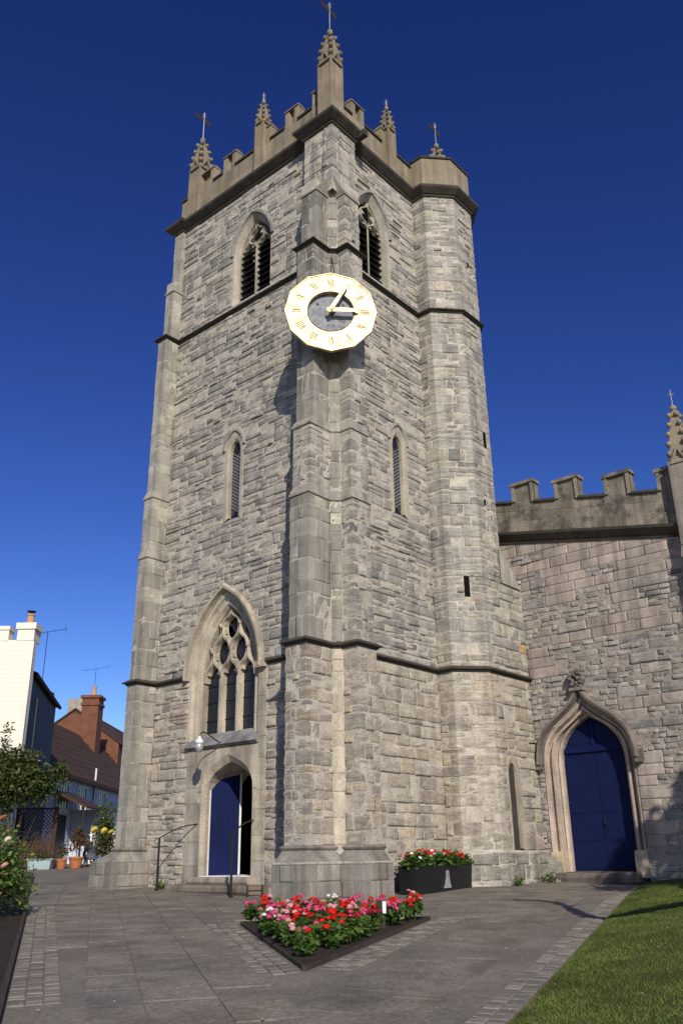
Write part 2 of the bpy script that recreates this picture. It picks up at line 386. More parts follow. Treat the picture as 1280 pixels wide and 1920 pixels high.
def lay(owner, path, z0, z1, style, colf, rng, blocked=None, dbase=0.0, zlist=None, pick=None):
    st = STYLES[style]; cum, offs = prep(path); tn = turns(path); flip = 0
    for zb, zt in (zlist or courses(z0, z1, st, rng)):
        runs = []; a = 0; vs_ = []
        for i in range(1, len(path)-1):
            if tn[i]: vs_.append(cum[i])
            else: runs.append((a, cum[i], vs_)); a = cum[i]; vs_ = []
        runs.append((a, cum[-1], vs_))
        if blocked:
            rr = []
            for (a, b, v) in runs:
                segs = [(a, b)]
                for (p, q) in blocked(zb, zt):
                    ns = []
                    for (x, y) in segs:
                        if q <= x or p >= y: ns.append((x, y)); continue
                        if p-x > .07: ns.append((x, p))
                        if y-q > .07: ns.append((q, y))
                    segs = ns
                rr += [(x, y, [t for t in v if x < t < y]) for x, y in segs]
            runs = rr
        flip ^= 1
        for (a, b, v) in runs:
            spans = []; pos = a; marks = [a]+v+[b]
            for k, c in enumerate(v):
                lo = (c-marks[k])*.5 if k else c-marks[k]; hi = (marks[k+2]-c)*.5 if k < len(v)-1 else marks[k+2]-c
                l = min(lo, rng.uniform(.38, .6) if (flip+k) % 2 else rng.uniform(.18, .3))
                h = min(hi, rng.uniform(.18, .3) if (flip+k) % 2 else rng.uniform(.38, .6))
                if (c-l)-pos < .12: l = c-pos
                if k == len(v)-1 and b-(c+h) < .12: h = b-c
                if c-l > pos+1e-6: spans.append((pos, c-l, False))
                spans.append((c-l, c+h, True)); pos = c+h
            if b > pos+1e-6: spans.append((pos, b, False))
            for (x, y, q) in spans:
                if q: cells = [(x, y)]
                else:
                    cells = []; p = x
                    while p < y-1e-6:
                        w = rng.uniform(*st['w'])*(1.0 if zt-zb > .2 else .85)
                        if y-p < w*1.3: w = y-p
                        cells.append((p, p+w)); p += w
                for (p, q2) in cells:
                    cc = colf(rng) if pick is None else pick(p, q2, zb, zt, rng)
                    if cc is None: continue
                    # thin rubble: now and then two thin beds instead of one stone
                    if style == 'rubble' and zt-zb > .26 and rng.random() < .25 and not q:
                        zm = zb+(zt-zb)*rng.uniform(.35, .65)
                        stone(owner, path, offs, cum, p, q2, zb, zm, st, cc, rng, dbase); stone(owner, path, offs, cum, p, q2, zm, zt, st, colf(rng), rng, dbase)
                    else: stone(owner, path, offs, cum, p, q2, zb, zt, st, cc, rng, dbase)
def flush_stones(parents, limit=300):
    """largest-looking stones become objects of their own, the rest one mesh per wall"""
    global STONES
    order = sorted(range(len(STONES)), key=lambda i: -STONES[i][5]); big = set(order[:limit]); rest = {}
    sm = {}
    for i, (ow, V, F, c, ctr, ar, smo) in enumerate(STONES):
        par, mt = parents[ow]
        if i in big:
            me = bpy.data.meshes.new('stone'); me.from_pydata([(v[0]-ctr[0], v[1]-ctr[1], v[2]-ctr[2]) for v in V], [], F)
            at = me.color_attributes.new('col', 'FLOAT_COLOR', 'POINT'); at.data.foreach_set('color', np.tile(np.array((*c, 1), dtype=np.float32), len(V)))
            if smo: me.shade_smooth()
            me.materials.append(mt); link('stone', me, par, ctr)
        else:
            rest.setdefault(ow, MB()).add(V, F, c); sm.setdefault(ow, []).extend([smo]*len(F))
    for ow, mb in rest.items():
        par, mt = parents[ow]; o = mb.build('stone_coursing', mt, par, kind='stuff', fixn=False); o.data.polygons.foreach_set('use_smooth', sm[ow])
    STONES = []
def sheet(mb, path, z0, z1, d=-.011, holes=(), fr=None, col=(1, 1, 1)):
    p = poff(path, d)
    if not holes:
        mb.loft([[(x, y, z0) for x, y in p], [(x, y, z1) for x, y in p]], col); return
def sheet_holes(mb, u0, u1, z0, z1, holes, fr, d=-.011):
    loops = [[(u0, z0), (u1, z0), (u1, z1), (u0, z1)]]+[list(h) for h in holes]
    tri = tessellate_polygon([[Vector((u, z, 0)) for u, z in l] for l in loops])
    flat = [p for l in loops for p in l]
    mb.add([fr(u, z, d) for u, z in flat], [tuple(t) for t in tri])
def moulding(mb, path, prof, col=(1, 1, 1)):
    rings = [[(x, y, z) for (x, y) in poff(path, d)] for d, z in prof]
    rings.append(rings[0]); mb.loft(rings, col)
    n = len(path)
    for e in (0, n-1): mb.add([r[e] for r in rings[:-1]], [tuple(range(len(rings)-1))], col)

# ------------------------------------------------------------------ church tower
rng = random.Random(7)
TW = empty('church_tower', (0, 0, 0), 'tall grey stone church tower with battlements, corner pinnacles and octagonal stair turret', 'church tower')
NY = 7.52; B3Y = 7.08
def corner(p1, w1, p2, w2, f=.2): return [(0, w1), (-p1, w1), (-p1, 0), (-f, 0), (0, -f), (0, -p2), (w2, -p2), (w2, 0)]
def corner7(p1, w1, p2, w2, s=0): return [(0, w1), (-p1, w1), (-p1, -s), (-s, -s), (-s, -p2), (w2, -p2), (w2, 0)]
def b3(p): return [(1.2, NY), (-p, NY), (-p, B3Y), (0, B3Y)]
CLASP = [(0, .86), (-.3, .86), (-.3, -.3), (.8, -.3), (.8, 0)]
BANDS = [(1.14, 5.62, 1.12, .66, .66, .72, .72), (5.78, 9.55, 1.04, .64, .58, .70, .66), (9.8, 11.55, .96, .63, .57, .70, .62), (11.8, 17.42, .84, .62, .56, .70, .54), (17.58, 19.5, .70, .60, .50, .66, .36)]
TUR = [(4.25, 0), (4.25, -.5), (5.02, -1.22), (6.12, -1.22), (6.85, -.5), (6.85, .6)]
TURL = [(4.25, 0), (4.25, -.5), (5.05, -1.2), (XA, -1.2)]
TURB = [(4.13, 0), (4.13, -.56), (5.0, -1.32), (XA, -1.32)]
# openings
O_WIN = arch(4.15, 1.40, 5.55, 7.95, 12, bottom=3.78)
O_DOOR = fourc(3.85, .98, 2.55, 3.45, 8, bottom=.30)
O_BEL = arch(3.50, .88, 19.55, 21.0, 8, bottom=17.72)
O_LAN = arch(4.02, .40, 12.35, 13.0, 6, bottom=10.1)
O_SBEL = arch(1.95, .84, 19.55, 21.0, 8, bottom=17.72)
O_SLAN = arch(2.84, .40, 12.2, 12.85, 6, bottom=9.95)
W_END = .6
def blk_w(zb, zt):
    zm = (zb+zt)/2; r = []
    for o, c in ((O_WIN, 4.15), (O_DOOR, 3.85), (O_BEL, 3.50), (O_LAN, 4.02)):
        w = max(half_at(o, c, zm), half_at(o, c, zb+.02))
        if w: r.append((B3Y-(c+w)-.02, B3Y-(c-w)+.02))
    if zb < 5.62: r.append((B3Y-5.5, B3Y-2.42))
    return r
def blk_s(zb, zt):
    zm = (zb+zt)/2; r = []
    for o, c in ((O_SBEL, 1.95), (O_SLAN, 2.84)):
        w = max(half_at(o, c, zm), half_at(o, c, zb+.02))
        if w: r.append((c-w-.02-.6, c+w+.02-.6))
    return r
# --- mortar cores
wallW = MB(); sheet_holes(wallW, 0, NY, -.2, 22.3, [O_WIN[::-1], O_DOOR[::-1], O_BEL[::-1], O_LAN[::-1]] if False else [O_WIN, O_DOOR, O_BEL, O_LAN], frW)
WW = wallW.build('wall', MS['mortar'], TW)
wallS = MB(); sheet_holes(wallS, 0, 4.6, -.2, 22.3, [O_SBEL, O_SLAN], frS); WS = wallS.build('wall', MS['mortar'], TW)
core = MB()      # far sides and roof deck of the tower, dark floor inside
core.loft([[(0.035, NY-.04, z), (7.6, NY-.04, z), (7.6, .035, z), (4.6, .035, z)] for z in (-.2, 22.4)])
core.box(.6, 7.4, .6, 7.4, 21.9, 22.5); core.build('tower_core', MS['mortar_dark'], TW)
dk = MB(); dk.box(1.9, 2.0, .2, 7.4, 0, 22); dk.box(.3, 4.2, 1.9, 2.0, 10, 22); dk.build('inner_wall', MS['dark'], TW)  # near-black sheets stand in for the unlit tower interior
bcore = MB(); tcore = MB(); ncore = MB()
PL1 = [(0, .70), (-1.45, .70), (-1.45, -.24), (-.24, -.24), (-.24, -.86), (.86, -.86), (.86, 0)]
PL3 = [(1.2, NY+.3), (-1.25, NY+.3), (-1.25, B3Y-.2), (0, B3Y-.2)]
zp = -.1
sheet(bcore, PL1, zp-.1, .80); sheet(ncore, PL3, zp-.1, .85)
for k, (z0, z1, p1, w1, p2, w2, p3) in enumerate(BANDS):
    lo = z0-.3 if k == 0 else (BANDS[k-1][1]+z0)/2+.002; hi = 19.9 if k == 4 else (z1+BANDS[k+1][0])/2-.002
    sheet(bcore, corner(p1, w1, p2, w2), lo, hi, -.006); sheet(ncore, b3(p3), lo, hi, -.006)
sheet(bcore, CLASP, 19.6, 22.3); sheet(ncore, b3(.14), 19.905, 22.3)
sheet(tcore, TURB, -.1, 1.0); sheet(tcore, TURL[:3], .9, 8.40); sheet_holes(tcore, 5.05, XA, .9, 8.6, [arch(5.88, .30, 2.95, 3.42, 6, bottom=1.0)], lambda u, z, d: (u, -1.2-d, z)); sheet(tcore, TUR, 8.402, 22.3)
BC = bcore.build('buttress', MS['mortar'], TW); NC = ncore.build('buttress', MS['mortar'], TW); TC = tcore.build('turret', MS['mortar'], TW)
# --- stone facing
lay('W', [(0, B3Y), (0, W_END)], .25, 5.62, 'rubble', c_low, rng, blk_w)
lay('W', [(0, B3Y), (0, W_END)], 5.78, 17.4, 'rubble', c_rubble, rng, blk_w)
lay('W', [(0, B3Y), (0, W_END)], 17.6, 22.2, 'rubble', c_rubble, rng, blk_w)
lay('S', [(.6, 0), (4.25, 0)], -.1, 5.6, 'turret', c_low, rng)
lay('S', [(.6, 0), (4.25, 0)], 5.76, 17.4, 'rubble', c_rubble, rng, blk_s)
lay('S', [(.6, 0), (4.25, 0)], 17.6, 22.2, 'rubble', c_rubble, rng, blk_s)
def fil(z0, z1, p1, w1, p2, w2, colf, style='block'):
    pth = corner(p1, w1, p2, w2)
    if z0 < 5: lay('BR', pth[:4], z0, z1, 'turret', colf, rng)
    else: lay('B', pth[:4], z0, z1, style, colf, rng)
    lay('F', pth[3:5], z0, z1, 'block', c_beige if z0 < 5 else c_upper, rng); lay('BR', pth[4:], z0, z1, 'turret', colf if z0 < 5 else c_rubble, rng)
for k, (z0, z1, p1, w1, p2, w2, p3) in enumerate(BANDS):
    if k == 2:   # a weathered rubbly zone
        fil(z0, z1, p1, w1, p2, w2, c_rubble, 'rubble')
    else: fil(z0, z1, p1, w1, p2, w2, c_low if k == 0 else c_upper)
    lay('N', b3(p3), z0, z1, 'block', c_block, rng)
lay('B', CLASP, 20.05, 22.2, 'turret', c_rubble, rng); lay('N', b3(.14), 19.95, 22.2, 'block', c_block, rng)
lay('B', PL1, zp, .74, 'ashlar', c_plinth, rng, zlist=[(zp, .06), (.06, .40), (.40, .74)])
lay('N', PL3, .05, .84, 'ashlar', c_plinth, rng, zlist=[(.05, .24), (.24, .54), (.54, .84)])
orange = []
def pick_t(s0, s1, zb, zt, r):
    if 6.2 < zb < 6.55 and not orange and s0 > 2.6: orange.append(1); return (.52, .35, .13)
    return c_low(r) if zb < 6.2 else c_rubble(r)
def slit(c0, c1, za, zb_): return lambda a, b: [(c0, c1)] if (b > za and a < zb_) else []
LT = 2.17   # start of the lancet on the turret's south side, along the path
lay('T', TURB, 0, .95, 'turret', c_plinth, rng)
lay('T', TURL, 1.0, 5.6, 'turret', c_low, rng, lambda a, b: [(LT-.1, LT+.55)] if (b > .95 and a < 3.35) else [])
lay('T', TURL, 5.76, 8.4, 'turret', c_rubble, rng, lambda a, b: [(1.0, 1.17)] if (b > 7.75 and a < 8.45) else [], pick=pick_t)
lay('T', TUR, 8.4, 17.4, 'turret', c_rubble, rng, lambda a, b: [(2.25, 2.42)] if (b > 12.75 and a < 13.4) else ([(2.0, 2.1)] if (b > 10.7 and a < 11.0) else []))
lay('T', TUR, 17.58, 22.2, 'turret', c_rubble, rng, lambda a, b: [(2.15, 2.25)] if (b > 19.55 and a < 19.85) else [])
flush_stones({'W': (WW, MS['rubble']), 'S': (WS, MS['rubble']), 'B': (BC, MS['ashlar']), 'BR': (BC, MS['rubble']), 'F': (BC, MS['ashlar']), 'N': (NC, MS['ashlar']), 'T': (TC, MS['rubble'])})
# near-flush dark plates: the shade inside the turret slits put into colour
def slit_box(path, s0, s1, z0, z1):
    cum, offs = prep(path); k = 0
    while s0 > cum[k+1]: k += 1
    A, B = Vector(path[k]), Vector(path[k+1]); t = (B-A).normalized(); n = Vector((t.y, -t.x)); m = MB()
    P = [A+t*(s-cum[k])+n*d for s, d in ((s0, -.009), (s1, -.009), (s1, -.006), (s0, -.006))]
    m.loft([[(p.x, p.y, z) for p in P] for z in (z0, z1)], (1, 1, 1), True, True); m.build('slit', MS['dark'], TC)
slit_box(TURL, 1.0, 1.17, 7.78, 8.4); slit_box(TUR, 2.25, 2.42, 12.8, 13.36); slit_box(TUR, 2.0, 2.1, 10.75, 10.95); slit_box(TUR, 2.15, 2.25, 19.6, 19.82)
# --- weatherings between the buttress stages
wt = MB()
def weather(mb, pa, za, pb, zb, out=.035, colr=(.33, .30, .255)):
    mb = MB(); a0 = poff(pa, out); mb.loft([[(x, y, za-.05) for x, y in poff(pa, -.02)], [(x, y, za-.05) for x, y in a0], [(x, y, za) for x, y in a0], [(x, y, zb) for x, y in poff(pb, .004)]], colr); mb.build('weathering', MS['ashlar'], TW)
for k in range(1, 4):
    a, b = BANDS[k], BANDS[k+1]
    if k == 3: continue
    weather(wt, corner(*a[2:6]), a[1]+.02, corner(*b[2:6]), b[0]); weather(wt, b3(a[6]), a[1]+.02, b3(b[6]), b[0])
a = BANDS[4]; weather(wt, corner7(*a[2:6]), 19.5, [(0, .86), (-.3, .86), (-.3, -.3), (-.3, -.3), (-.3, -.3), (.8, -.3), (.8, 0)], 20.1); weather(wt, b3(.36), 19.5, b3(.14), 19.98)
# chamfered plinth tops
def plinth(mb, pa, za, pb, zb):
    mb = MB()
    mb.loft([[(x, y, za-.004) for x, y in poff(pa, .006)], [(x, y, zb-.07) for x, y in poff(pb, .012)]], (.27, .25, .21))
    moulding(mb, pb, [(-.02, zb-.075), (.05, zb-.07), (.075, zb-.03), (.05, zb+.01), (-.02, zb+.03)], (.25, .22, .18)); mb.build('plinth_chamfer', MS['ashlar'], TW)
plinth(wt, PL1, .75, corner7(*BANDS[0][2:6]), 1.12)
plinth(wt, PL3, .85, b3(.72), 1.2)
# sloping shoulder of the turret
sh = MB(); sh.add([(6.0, -1.26, 8.42), (7.16, -1.26, 8.42), (6.2, -1.26, 9.45), (6.0, -1.26, 9.45), (6.0, -.4, 8.42), (7.3, -.4, 8.42), (6.86, -.4, 9.6), (6.0, -.4, 9.6)],
   [(0, 1, 2, 3), (1, 5, 6, 2), (0, 4, 5, 1), (2, 6, 7, 3)], (.36, .33, .28)); sh.build('shoulder_stone', MS['ashlar'], TC)
# --- string courses and cornice
full = lambda b, t: b3(b[6])[1:]+corner(*b[2:6])+t
PROF = lambda z: [(-.03, z-.07), (.035, z-.06), (.045, z-.02), (.12, z-.005), (.125, z+.02), (.0, z+.10), (-.03, z+.10)]
st5 = MB(); b = BANDS[0]
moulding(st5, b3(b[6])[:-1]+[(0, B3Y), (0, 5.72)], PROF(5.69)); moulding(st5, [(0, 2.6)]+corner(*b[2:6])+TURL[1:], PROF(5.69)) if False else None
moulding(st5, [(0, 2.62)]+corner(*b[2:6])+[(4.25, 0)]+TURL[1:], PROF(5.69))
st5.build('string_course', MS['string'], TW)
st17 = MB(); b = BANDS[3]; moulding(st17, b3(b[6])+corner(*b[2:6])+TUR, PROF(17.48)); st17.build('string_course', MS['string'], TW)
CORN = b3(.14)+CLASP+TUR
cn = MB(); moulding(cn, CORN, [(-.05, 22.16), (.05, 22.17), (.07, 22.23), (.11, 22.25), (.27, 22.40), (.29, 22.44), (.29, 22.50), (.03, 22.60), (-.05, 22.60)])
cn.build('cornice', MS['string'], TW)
# --- parapet
PA = empty('parapet', (0, 0, 0)); PA.parent = TW
pw = MB(); PT = .30
def pblock(mb, fr, u0, u1, z0, z1, d0=-PT, d1=.0, col=None):
    mb.box(u0, u1, z0, z1, d0, d1, col or c_par(rng), fr=lambda a, b, c: fr(a, b, c))
def pwall(fr, u0, u1, merl, ztop=23.74, zm=24.40):
    u = u0
    while u < u1-1e-6:
        w = min(rng.uniform(.8, 1.2), u1-u)
        if u1-u-w < .4: w = u1-u
        for za, zb in ((22.58, 23.16), (23.16, ztop)):
            m = MB(); pblock(m, fr, u+.003, u+w-.003, za+.002, zb-.002, d1=rng.uniform(-.002, .004)); m.build('stone', MS['parapet'], PA)
        u += w
    gaps = []; p = u0
    for (a, b) in merl:
        if a > p: gaps.append((p, a))
        p = b
    if p < u1: gaps.append((p, u1))
    for (a, b) in gaps:
        m = MB(); m.prism([(-PT-.05, ztop), (.06, ztop), (.06, ztop+.07), (-.12, ztop+.16), (-PT-.05, ztop+.1)], a, b, lambda d, z, u: fr(u, z, d), (.16, .135, .1)); m.build('coping', MS['string'], PA)
    for (a, b) in merl:
        m = MB(); q = min(.2, (b-a)*.3); pblock(m, fr, a, b, ztop+.001, zm, d1=-.15); pblock(m, fr, a+.001, a+q, ztop+.001, zm, d0=-.2); pblock(m, fr, b-q, b-.001, ztop+.001, zm, d0=-.2); m.prism([(-PT-.03, zm), (.04, zm), (.03, zm+.06), (-.12, zm+.11), (-PT-.03, zm+.06)], a-.02, b+.02, lambda d, z, u: fr(u, z, d), (.22, .18, .13)); m.build('merlon', MS['parapet'], PA)
pwall(frW, -.18, NY-.1, [(.55, .80), (1.45, 2.05), (2.74, 3.52), (4.5, 5.15), (5.66, 6.9)])
pwall(frS, .12, 4.3, [(.35, .55), (1.05, 1.7), (2.62, 3.4)])
tp = MB(); oct_ = TUR[:5]
for (z0, z1) in ((22.58, 23.9),):
    for k in range(len(TUR)-1):
        m = MB(); seg = [TUR[k], TUR[k+1]]; i2 = poff(TUR, -.25)[k:k+2]; c = c_par(rng)
        m.loft([[(*seg[0], z), (*seg[1], z), (*i2[1], z), (*i2[0], z)] for z in (z0, z1)], c, True, True); m.build('stone', MS['parapet'], PA)
cp = MB(); moulding(cp, TUR, [(-.27, 23.9), (.05, 23.9), (.06, 23.95), (0, 24.02), (-.27, 24.02)]); cp.build('coping', MS['string'], PA)
# far parapets (north, east) so that nothing is open behind
fp = MB(); fp.box(.2, 7.5, NY-.32, NY-.02, 22.5, 23.8, (.26, .22, .16)); fp.box(7.2, 7.5, .6, NY-.3, 22.5, 23.8, (.26, .22, .16)); fp.build('parapet_wall', MS['parapet'], PA)
# --- pinnacles
def crocket_mesh():
    m = MB(); m.loft([[(r*cos(a), r*sin(a)*.8, z) for a in [k*pi/3 for k in range(6)]] for z, r in ((-.06, .02), (-.02, .06), (.02, .075), (.06, .045), (.085, .01))], (.25, .21, .14), True, True)
    o = m.build('crocket', MS['parapet']); me = o.data; bpy.data.objects.remove(o); me.shade_smooth(); return me
CRK = crocket_mesh()
def pinnacle(cx, cy, z0, side, ztop, zspire, vane=None, rows=4, parent=TW, par='parapet'):
    h = side/2; P = MB(); c = c_par(rng)
    pil = []
    P.box(cx-h, cx+h, cy-h, cy+h, z0, ztop, c)
    for sx, sy in ((-1, 0), (1, 0), (0, -1), (0, 1)):          # raised angle rolls and gablets
        g = ztop-.05; w = h*1.0; e = h+.06
        if sx: pts = [(cx+sx*(h-.02), cy-w, g-.32*side), (cx+sx*(h-.02), cy+w, g-.32*side), (cx+sx*(h-.02), cy, g+.75*side)]; off = Vector((sx*.085, 0, 0))
        else: pts = [(cx-w, cy+sy*(h-.02), g-.32*side), (cx+w, cy+sy*(h-.02), g-.32*side), (cx, cy+sy*(h-.02), g+.75*side)]; off = Vector((0, sy*.085, 0))
        a = [Vector(p) for p in pts]; mid = (a[0]+a[1]+a[2])/3; inn = [p+(mid-p)*.38 for p in a]
        V = [tuple(p) for p in a]+[tuple(p+off) for p in a]+[tuple(p) for p in inn]+[tuple(p+off) for p in inn]
        P.add(V, [(0, 1, 4, 3), (1, 2, 5, 4), (2, 0, 3, 5), (3, 4, 10, 9), (4, 5, 11, 10), (5, 3, 9, 11), (6, 7, 10, 9), (7, 8, 11, 10), (8, 6, 9, 11)], c)
    for sx in (-1, 1):
        for sy in (-1, 1): P.box(cx+sx*h-.035, cx+sx*h+.035, cy+sy*h-.035, cy+sy*h+.035, z0, ztop-.12, c)
    b = h*.92; P.loft([[(cx-b*k, cy-b*k, z), (cx+b*k, cy-b*k, z), (cx+b*k, cy+b*k, z), (cx-b*k, cy+b*k, z)] for z, k in ((ztop, 1), (ztop+(zspire-ztop)*.4, .80), (ztop+(zspire-ztop)*.75, .46), (zspire, .12))], c, True, True)
    P.loft([[(cx+r*cos(t), cy+r*sin(t), z) for t in [q*pi/4 for q in range(8)]] for z, r in ((zspire-.12, .05), (zspire-.04, .11*side/.55), (zspire+.04, .10*side/.55), (zspire+.1, .03))], c, True, True)
    o = P.build('pinnacle', MS[par], parent)
    for r in range(rows):
        t = (r+.35)/(rows+.2); z = ztop+(zspire-ztop)*t; k = 1-.5*t if t < .4 else .8-(t-.4)*.97
        for sx in (-1, 1):
            for sy in (-1, 1): link('crocket', CRK, o, (cx+sx*(b*k+.02), cy+sy*(b*k+.02), z), (0, 0, rng.random()*3), [side/.55*(1.6-.3*t)]*3)
    if vane:
        V = MB(); zt = zspire+.05; V.tube([(cx, cy, zt), (cx, cy, zt+vane)], .016, 6)
        V.tube([(cx, cy-.09, zt+vane-.16), (cx, cy+.09, zt+vane-.16)], .014, 6); V.tube([(cx-.09, cy, zt+vane-.16), (cx+.09, cy, zt+vane-.16)], .014, 6)
        V.build('vane_rod', MS['silver'], o)
        if vane > .8:
            B = MB(); z1 = zt+vane-.52; fr = lambda u, z, d: (cx+u, cy+d, z)
            B.prism([(-.48, z1+.02), (-.40, z1+.13), (-.46, z1+.24), (-.1, z1+.21), (.1, z1+.21), (.24, z1+.26), (.36, z1+.12), (.22, z1-.02), (.1, z1+.04), (-.1, z1+.04)], -.008, .008, fr); B.build('vane_banner', MS['vane'], o)
    return o
pinnacle(-.02, -.02, 22.6, .52, 25.15, 26.55, 1.35)
pinnacle(.15, 6.62, 22.6, .54, 25.0, 26.4, 1.35)
pinnacle(.0, 3.13, 22.6, .34, 24.75, 25.75, .35)
pinnacle(3.0, .0, 22.6, .34, 24.6, 25.6, .35)
pinnacle(6.1, .0, 22.6, .50, 24.9, 26.15, 1.1)
# gargoyle block on the cornice
gb = MB(); gb.box(.78, .98, -.72, -.2, 22.28, 22.5); gb.build('water_spout', MS['string'], TW)
# ------------------------------------------------------------------ openings of the tower
def rings_of(outs, fr):
    outs = [(outs[0][0], -.12)]+outs
    return [[fr(u, z, d) for u, z in o] for o, d in outs]
def ribbon(mb, pts, w, d0, d1, fr, col, taper=True):
    p = [(-w, d0), (-w*.35, d1), (w*.35, d1), (w, d0)] if taper else [(-w, d0), (-w, d1), (w, d1), (w, d0)]
    mb.sweep(pts, p, fr, col)
def smooth_s(u0, z0, u1, z1, n=8):
    """ogee curve from (u0,z0) to (u1,z1), vertical at both ends"""
    h = z1-z0; return bez((u0, z0), (u0, z0+h*.68), (u1, z1-h*.68), (u1, z1), n)
BE = (.45, .39, .30)
# --- west window
w = MB(); c = 4.12
outs = [(arch(c, 1.40, 5.55, 7.95, 12, bottom=3.9), .015), (arch(c, 1.34, 5.55, 7.87, 12, bottom=3.9), .0), (arch(c, 1.31, 5.55, 7.83, 12, bottom=3.9), -.07), (arch(c, 1.24, 5.55, 7.74, 12, bottom=3.9), -.09), (arch(c, 1.21, 5.55, 7.70, 12, bottom=3.9), -.05), (arch(c, 1.16, 5.55, 7.63, 12, bottom=3.9), -.06), (arch(c, 1.05, 5.55, 7.56, 12, bottom=3.9), -.17), (arch(c, 1.04, 5.55, 7.54, 12, bottom=3.9), -.45)]
w.loft(rings_of(outs, frW), BE)
WIN = w.build('window', MS['ashlar'], TW)
m = MB(); hp = arch(c, 1.44, 5.62, 8.0, 12); hp = [(c+1.44, 5.60)]+hp+[(c-1.44, 5.60)]
m.sweep(hp, [(-.15, 0), (-.16, .10), (-.10, .19), (-.03, .17), (-.02, .05), (.0, 0)], frW, (.42, .37, .28)); m.box(2.42, 2.76, 5.56, 5.72, -.02, .16, (.4, .35, .27), fr=frW); m.build('hood_mould', MS['ashlar'], WIN)
T = MB(); tw = .075; d0, d1 = -.36, -.16
for um in (c-.35, c+.35): ribbon(T, [(um, 3.95), (um, 5.6)], tw, d0, d1, frW, BE)
for s in (-1, 1):
    um = c+s*.35
    for e in (-1, 1): ribbon(T, smooth_s(um, 5.55, um+e*.35, 6.30), .072, d0, d1, frW, BE)
    ribbon(T, smooth_s(c+s*1.03, 5.5, c+s*.70, 6.30), .072, d0, d1, frW, BE)
    ribbon(T, smooth_s(c, 6.26, um, 7.0), .072, d0, d1, frW, BE); ribbon(T, smooth_s(c+s*.70, 6.26, um, 7.0), .072, d0, d1, frW, BE)
    ribbon(T, smooth_s(um, 6.96, c, 7.54), .06, d0, d1, frW, BE)
    ribbon(T, [(c+s*.70, 6.26), (c+s*.84, 6.48)], .05, d0, d1, frW, BE); ribbon(T, [(um, 6.96), (c+s*.48, 7.12)], .05, d0, d1, frW, BE)
def cusp(mb, u, z, du, dz, L=.17, wd=.09):
    n = Vector((-dz, du)); p = Vector((u, z)); t = Vector((du, dz))*L
    mb.prism([tuple(p+n*wd), tuple(p+t*.6+n*wd*.35), tuple(p+t), tuple(p+t*.6-n*wd*.35), tuple(p-n*wd)], -.31, -.22, frW, BE)
for uc in (c-.70, c, c+.70):
    for e in (-1, 1): cusp(T, uc+e*.30, 5.78, -e*.85, -.5)
for uc, zc in ((c-.35, 6.3), (c+.35, 6.3), (c, 7.0)):
    for e in (-1, 1): cusp(T, uc+e*.33, zc+.12, -e*.8, .6, .14); cusp(T, uc+e*.32, zc-.12, -e*.8, -.6, .14)
T.build('tracery', MS['ashlar'], WIN)
for uc in (c-.70, c, c+.70):
    g = MB(); g.prism(arch(uc, .34, 5.6, 6.3, 6, bottom=3.95), -.38, -.365, frW); g.build('pane', MS['glass'], WIN)
for uc, zc, a, b in ((c-.40, 6.4, .48, .72), (c+.40, 6.4, .48, .72), (c, 7.0, .42, .48)):
    g = MB(); g.prism([(uc+a*cos(t), zc+b*sin(t)) for t in [k*pi/6 for k in range(12)]], -.395, -.38, frW); g.build('pane', MS['glass'], WIN)
for z in (4.45, 4.95, 5.4):
    for uc in (c-.70, c, c+.70): bars = MB(); bars.tube([frW(uc-.34, z, -.345), frW(uc+.34, z, -.345)], .012, 5); bars.build('saddle_bar', MS['black'], WIN)
s = MB(); s.prism([(-.45, 4.12), (-.22, 4.08), (.10, 3.80), (.13, 3.72), (.06, 3.66), (-.1, 3.62), (-.45, 3.6)], c-1.42, c+1.40, lambda d, z, u: frW(u, z, d), (.25, .24, .23)); s.build('sill', MS['ashlar'], WIN)
# --- dressed surround below the window and beside the door
rng2 = random.Random(3)
D = MB(); c2 = 3.85
do = [(fourc(c2, .98, 2.55, 3.45, 8, bottom=.3), .02), (fourc(c2, .96, 2.55, 3.42, 8, bottom=.3), .0), (fourc(c2, .91, 2.5, 3.28, 8, bottom=.3), -.08), (fourc(c2, .90, 2.48, 3.26, 8, bottom=.3), -.1), (fourc(c2, .90, 2.48, 3.26, 8, bottom=.3), -1.3)]
D.loft(rings_of(do, frW), BE)
DOOR = D.build('doorway', MS['ashlar'], TW)
sp = MB(); sp_o = [(5.52, 2.5), (5.52, 3.64), (2.42, 3.64), (2.42, 2.5)]
top = fourc(c2, .98, 2.55, 3.45, 8)
L = [(5.0, 2.55), (5.0, 3.64), (c2, 3.64)]+top[:9][::-1]; Rr = [(c2, 3.64), (2.72, 3.64), (2.72, 2.55)]+top[8:][::-1]
sp.prism(L, -.1, .012, frW, BE); sp.prism(Rr, -.1, .011, frW, BE); sp.build('spandrel', MS['ashlar'], DOOR)
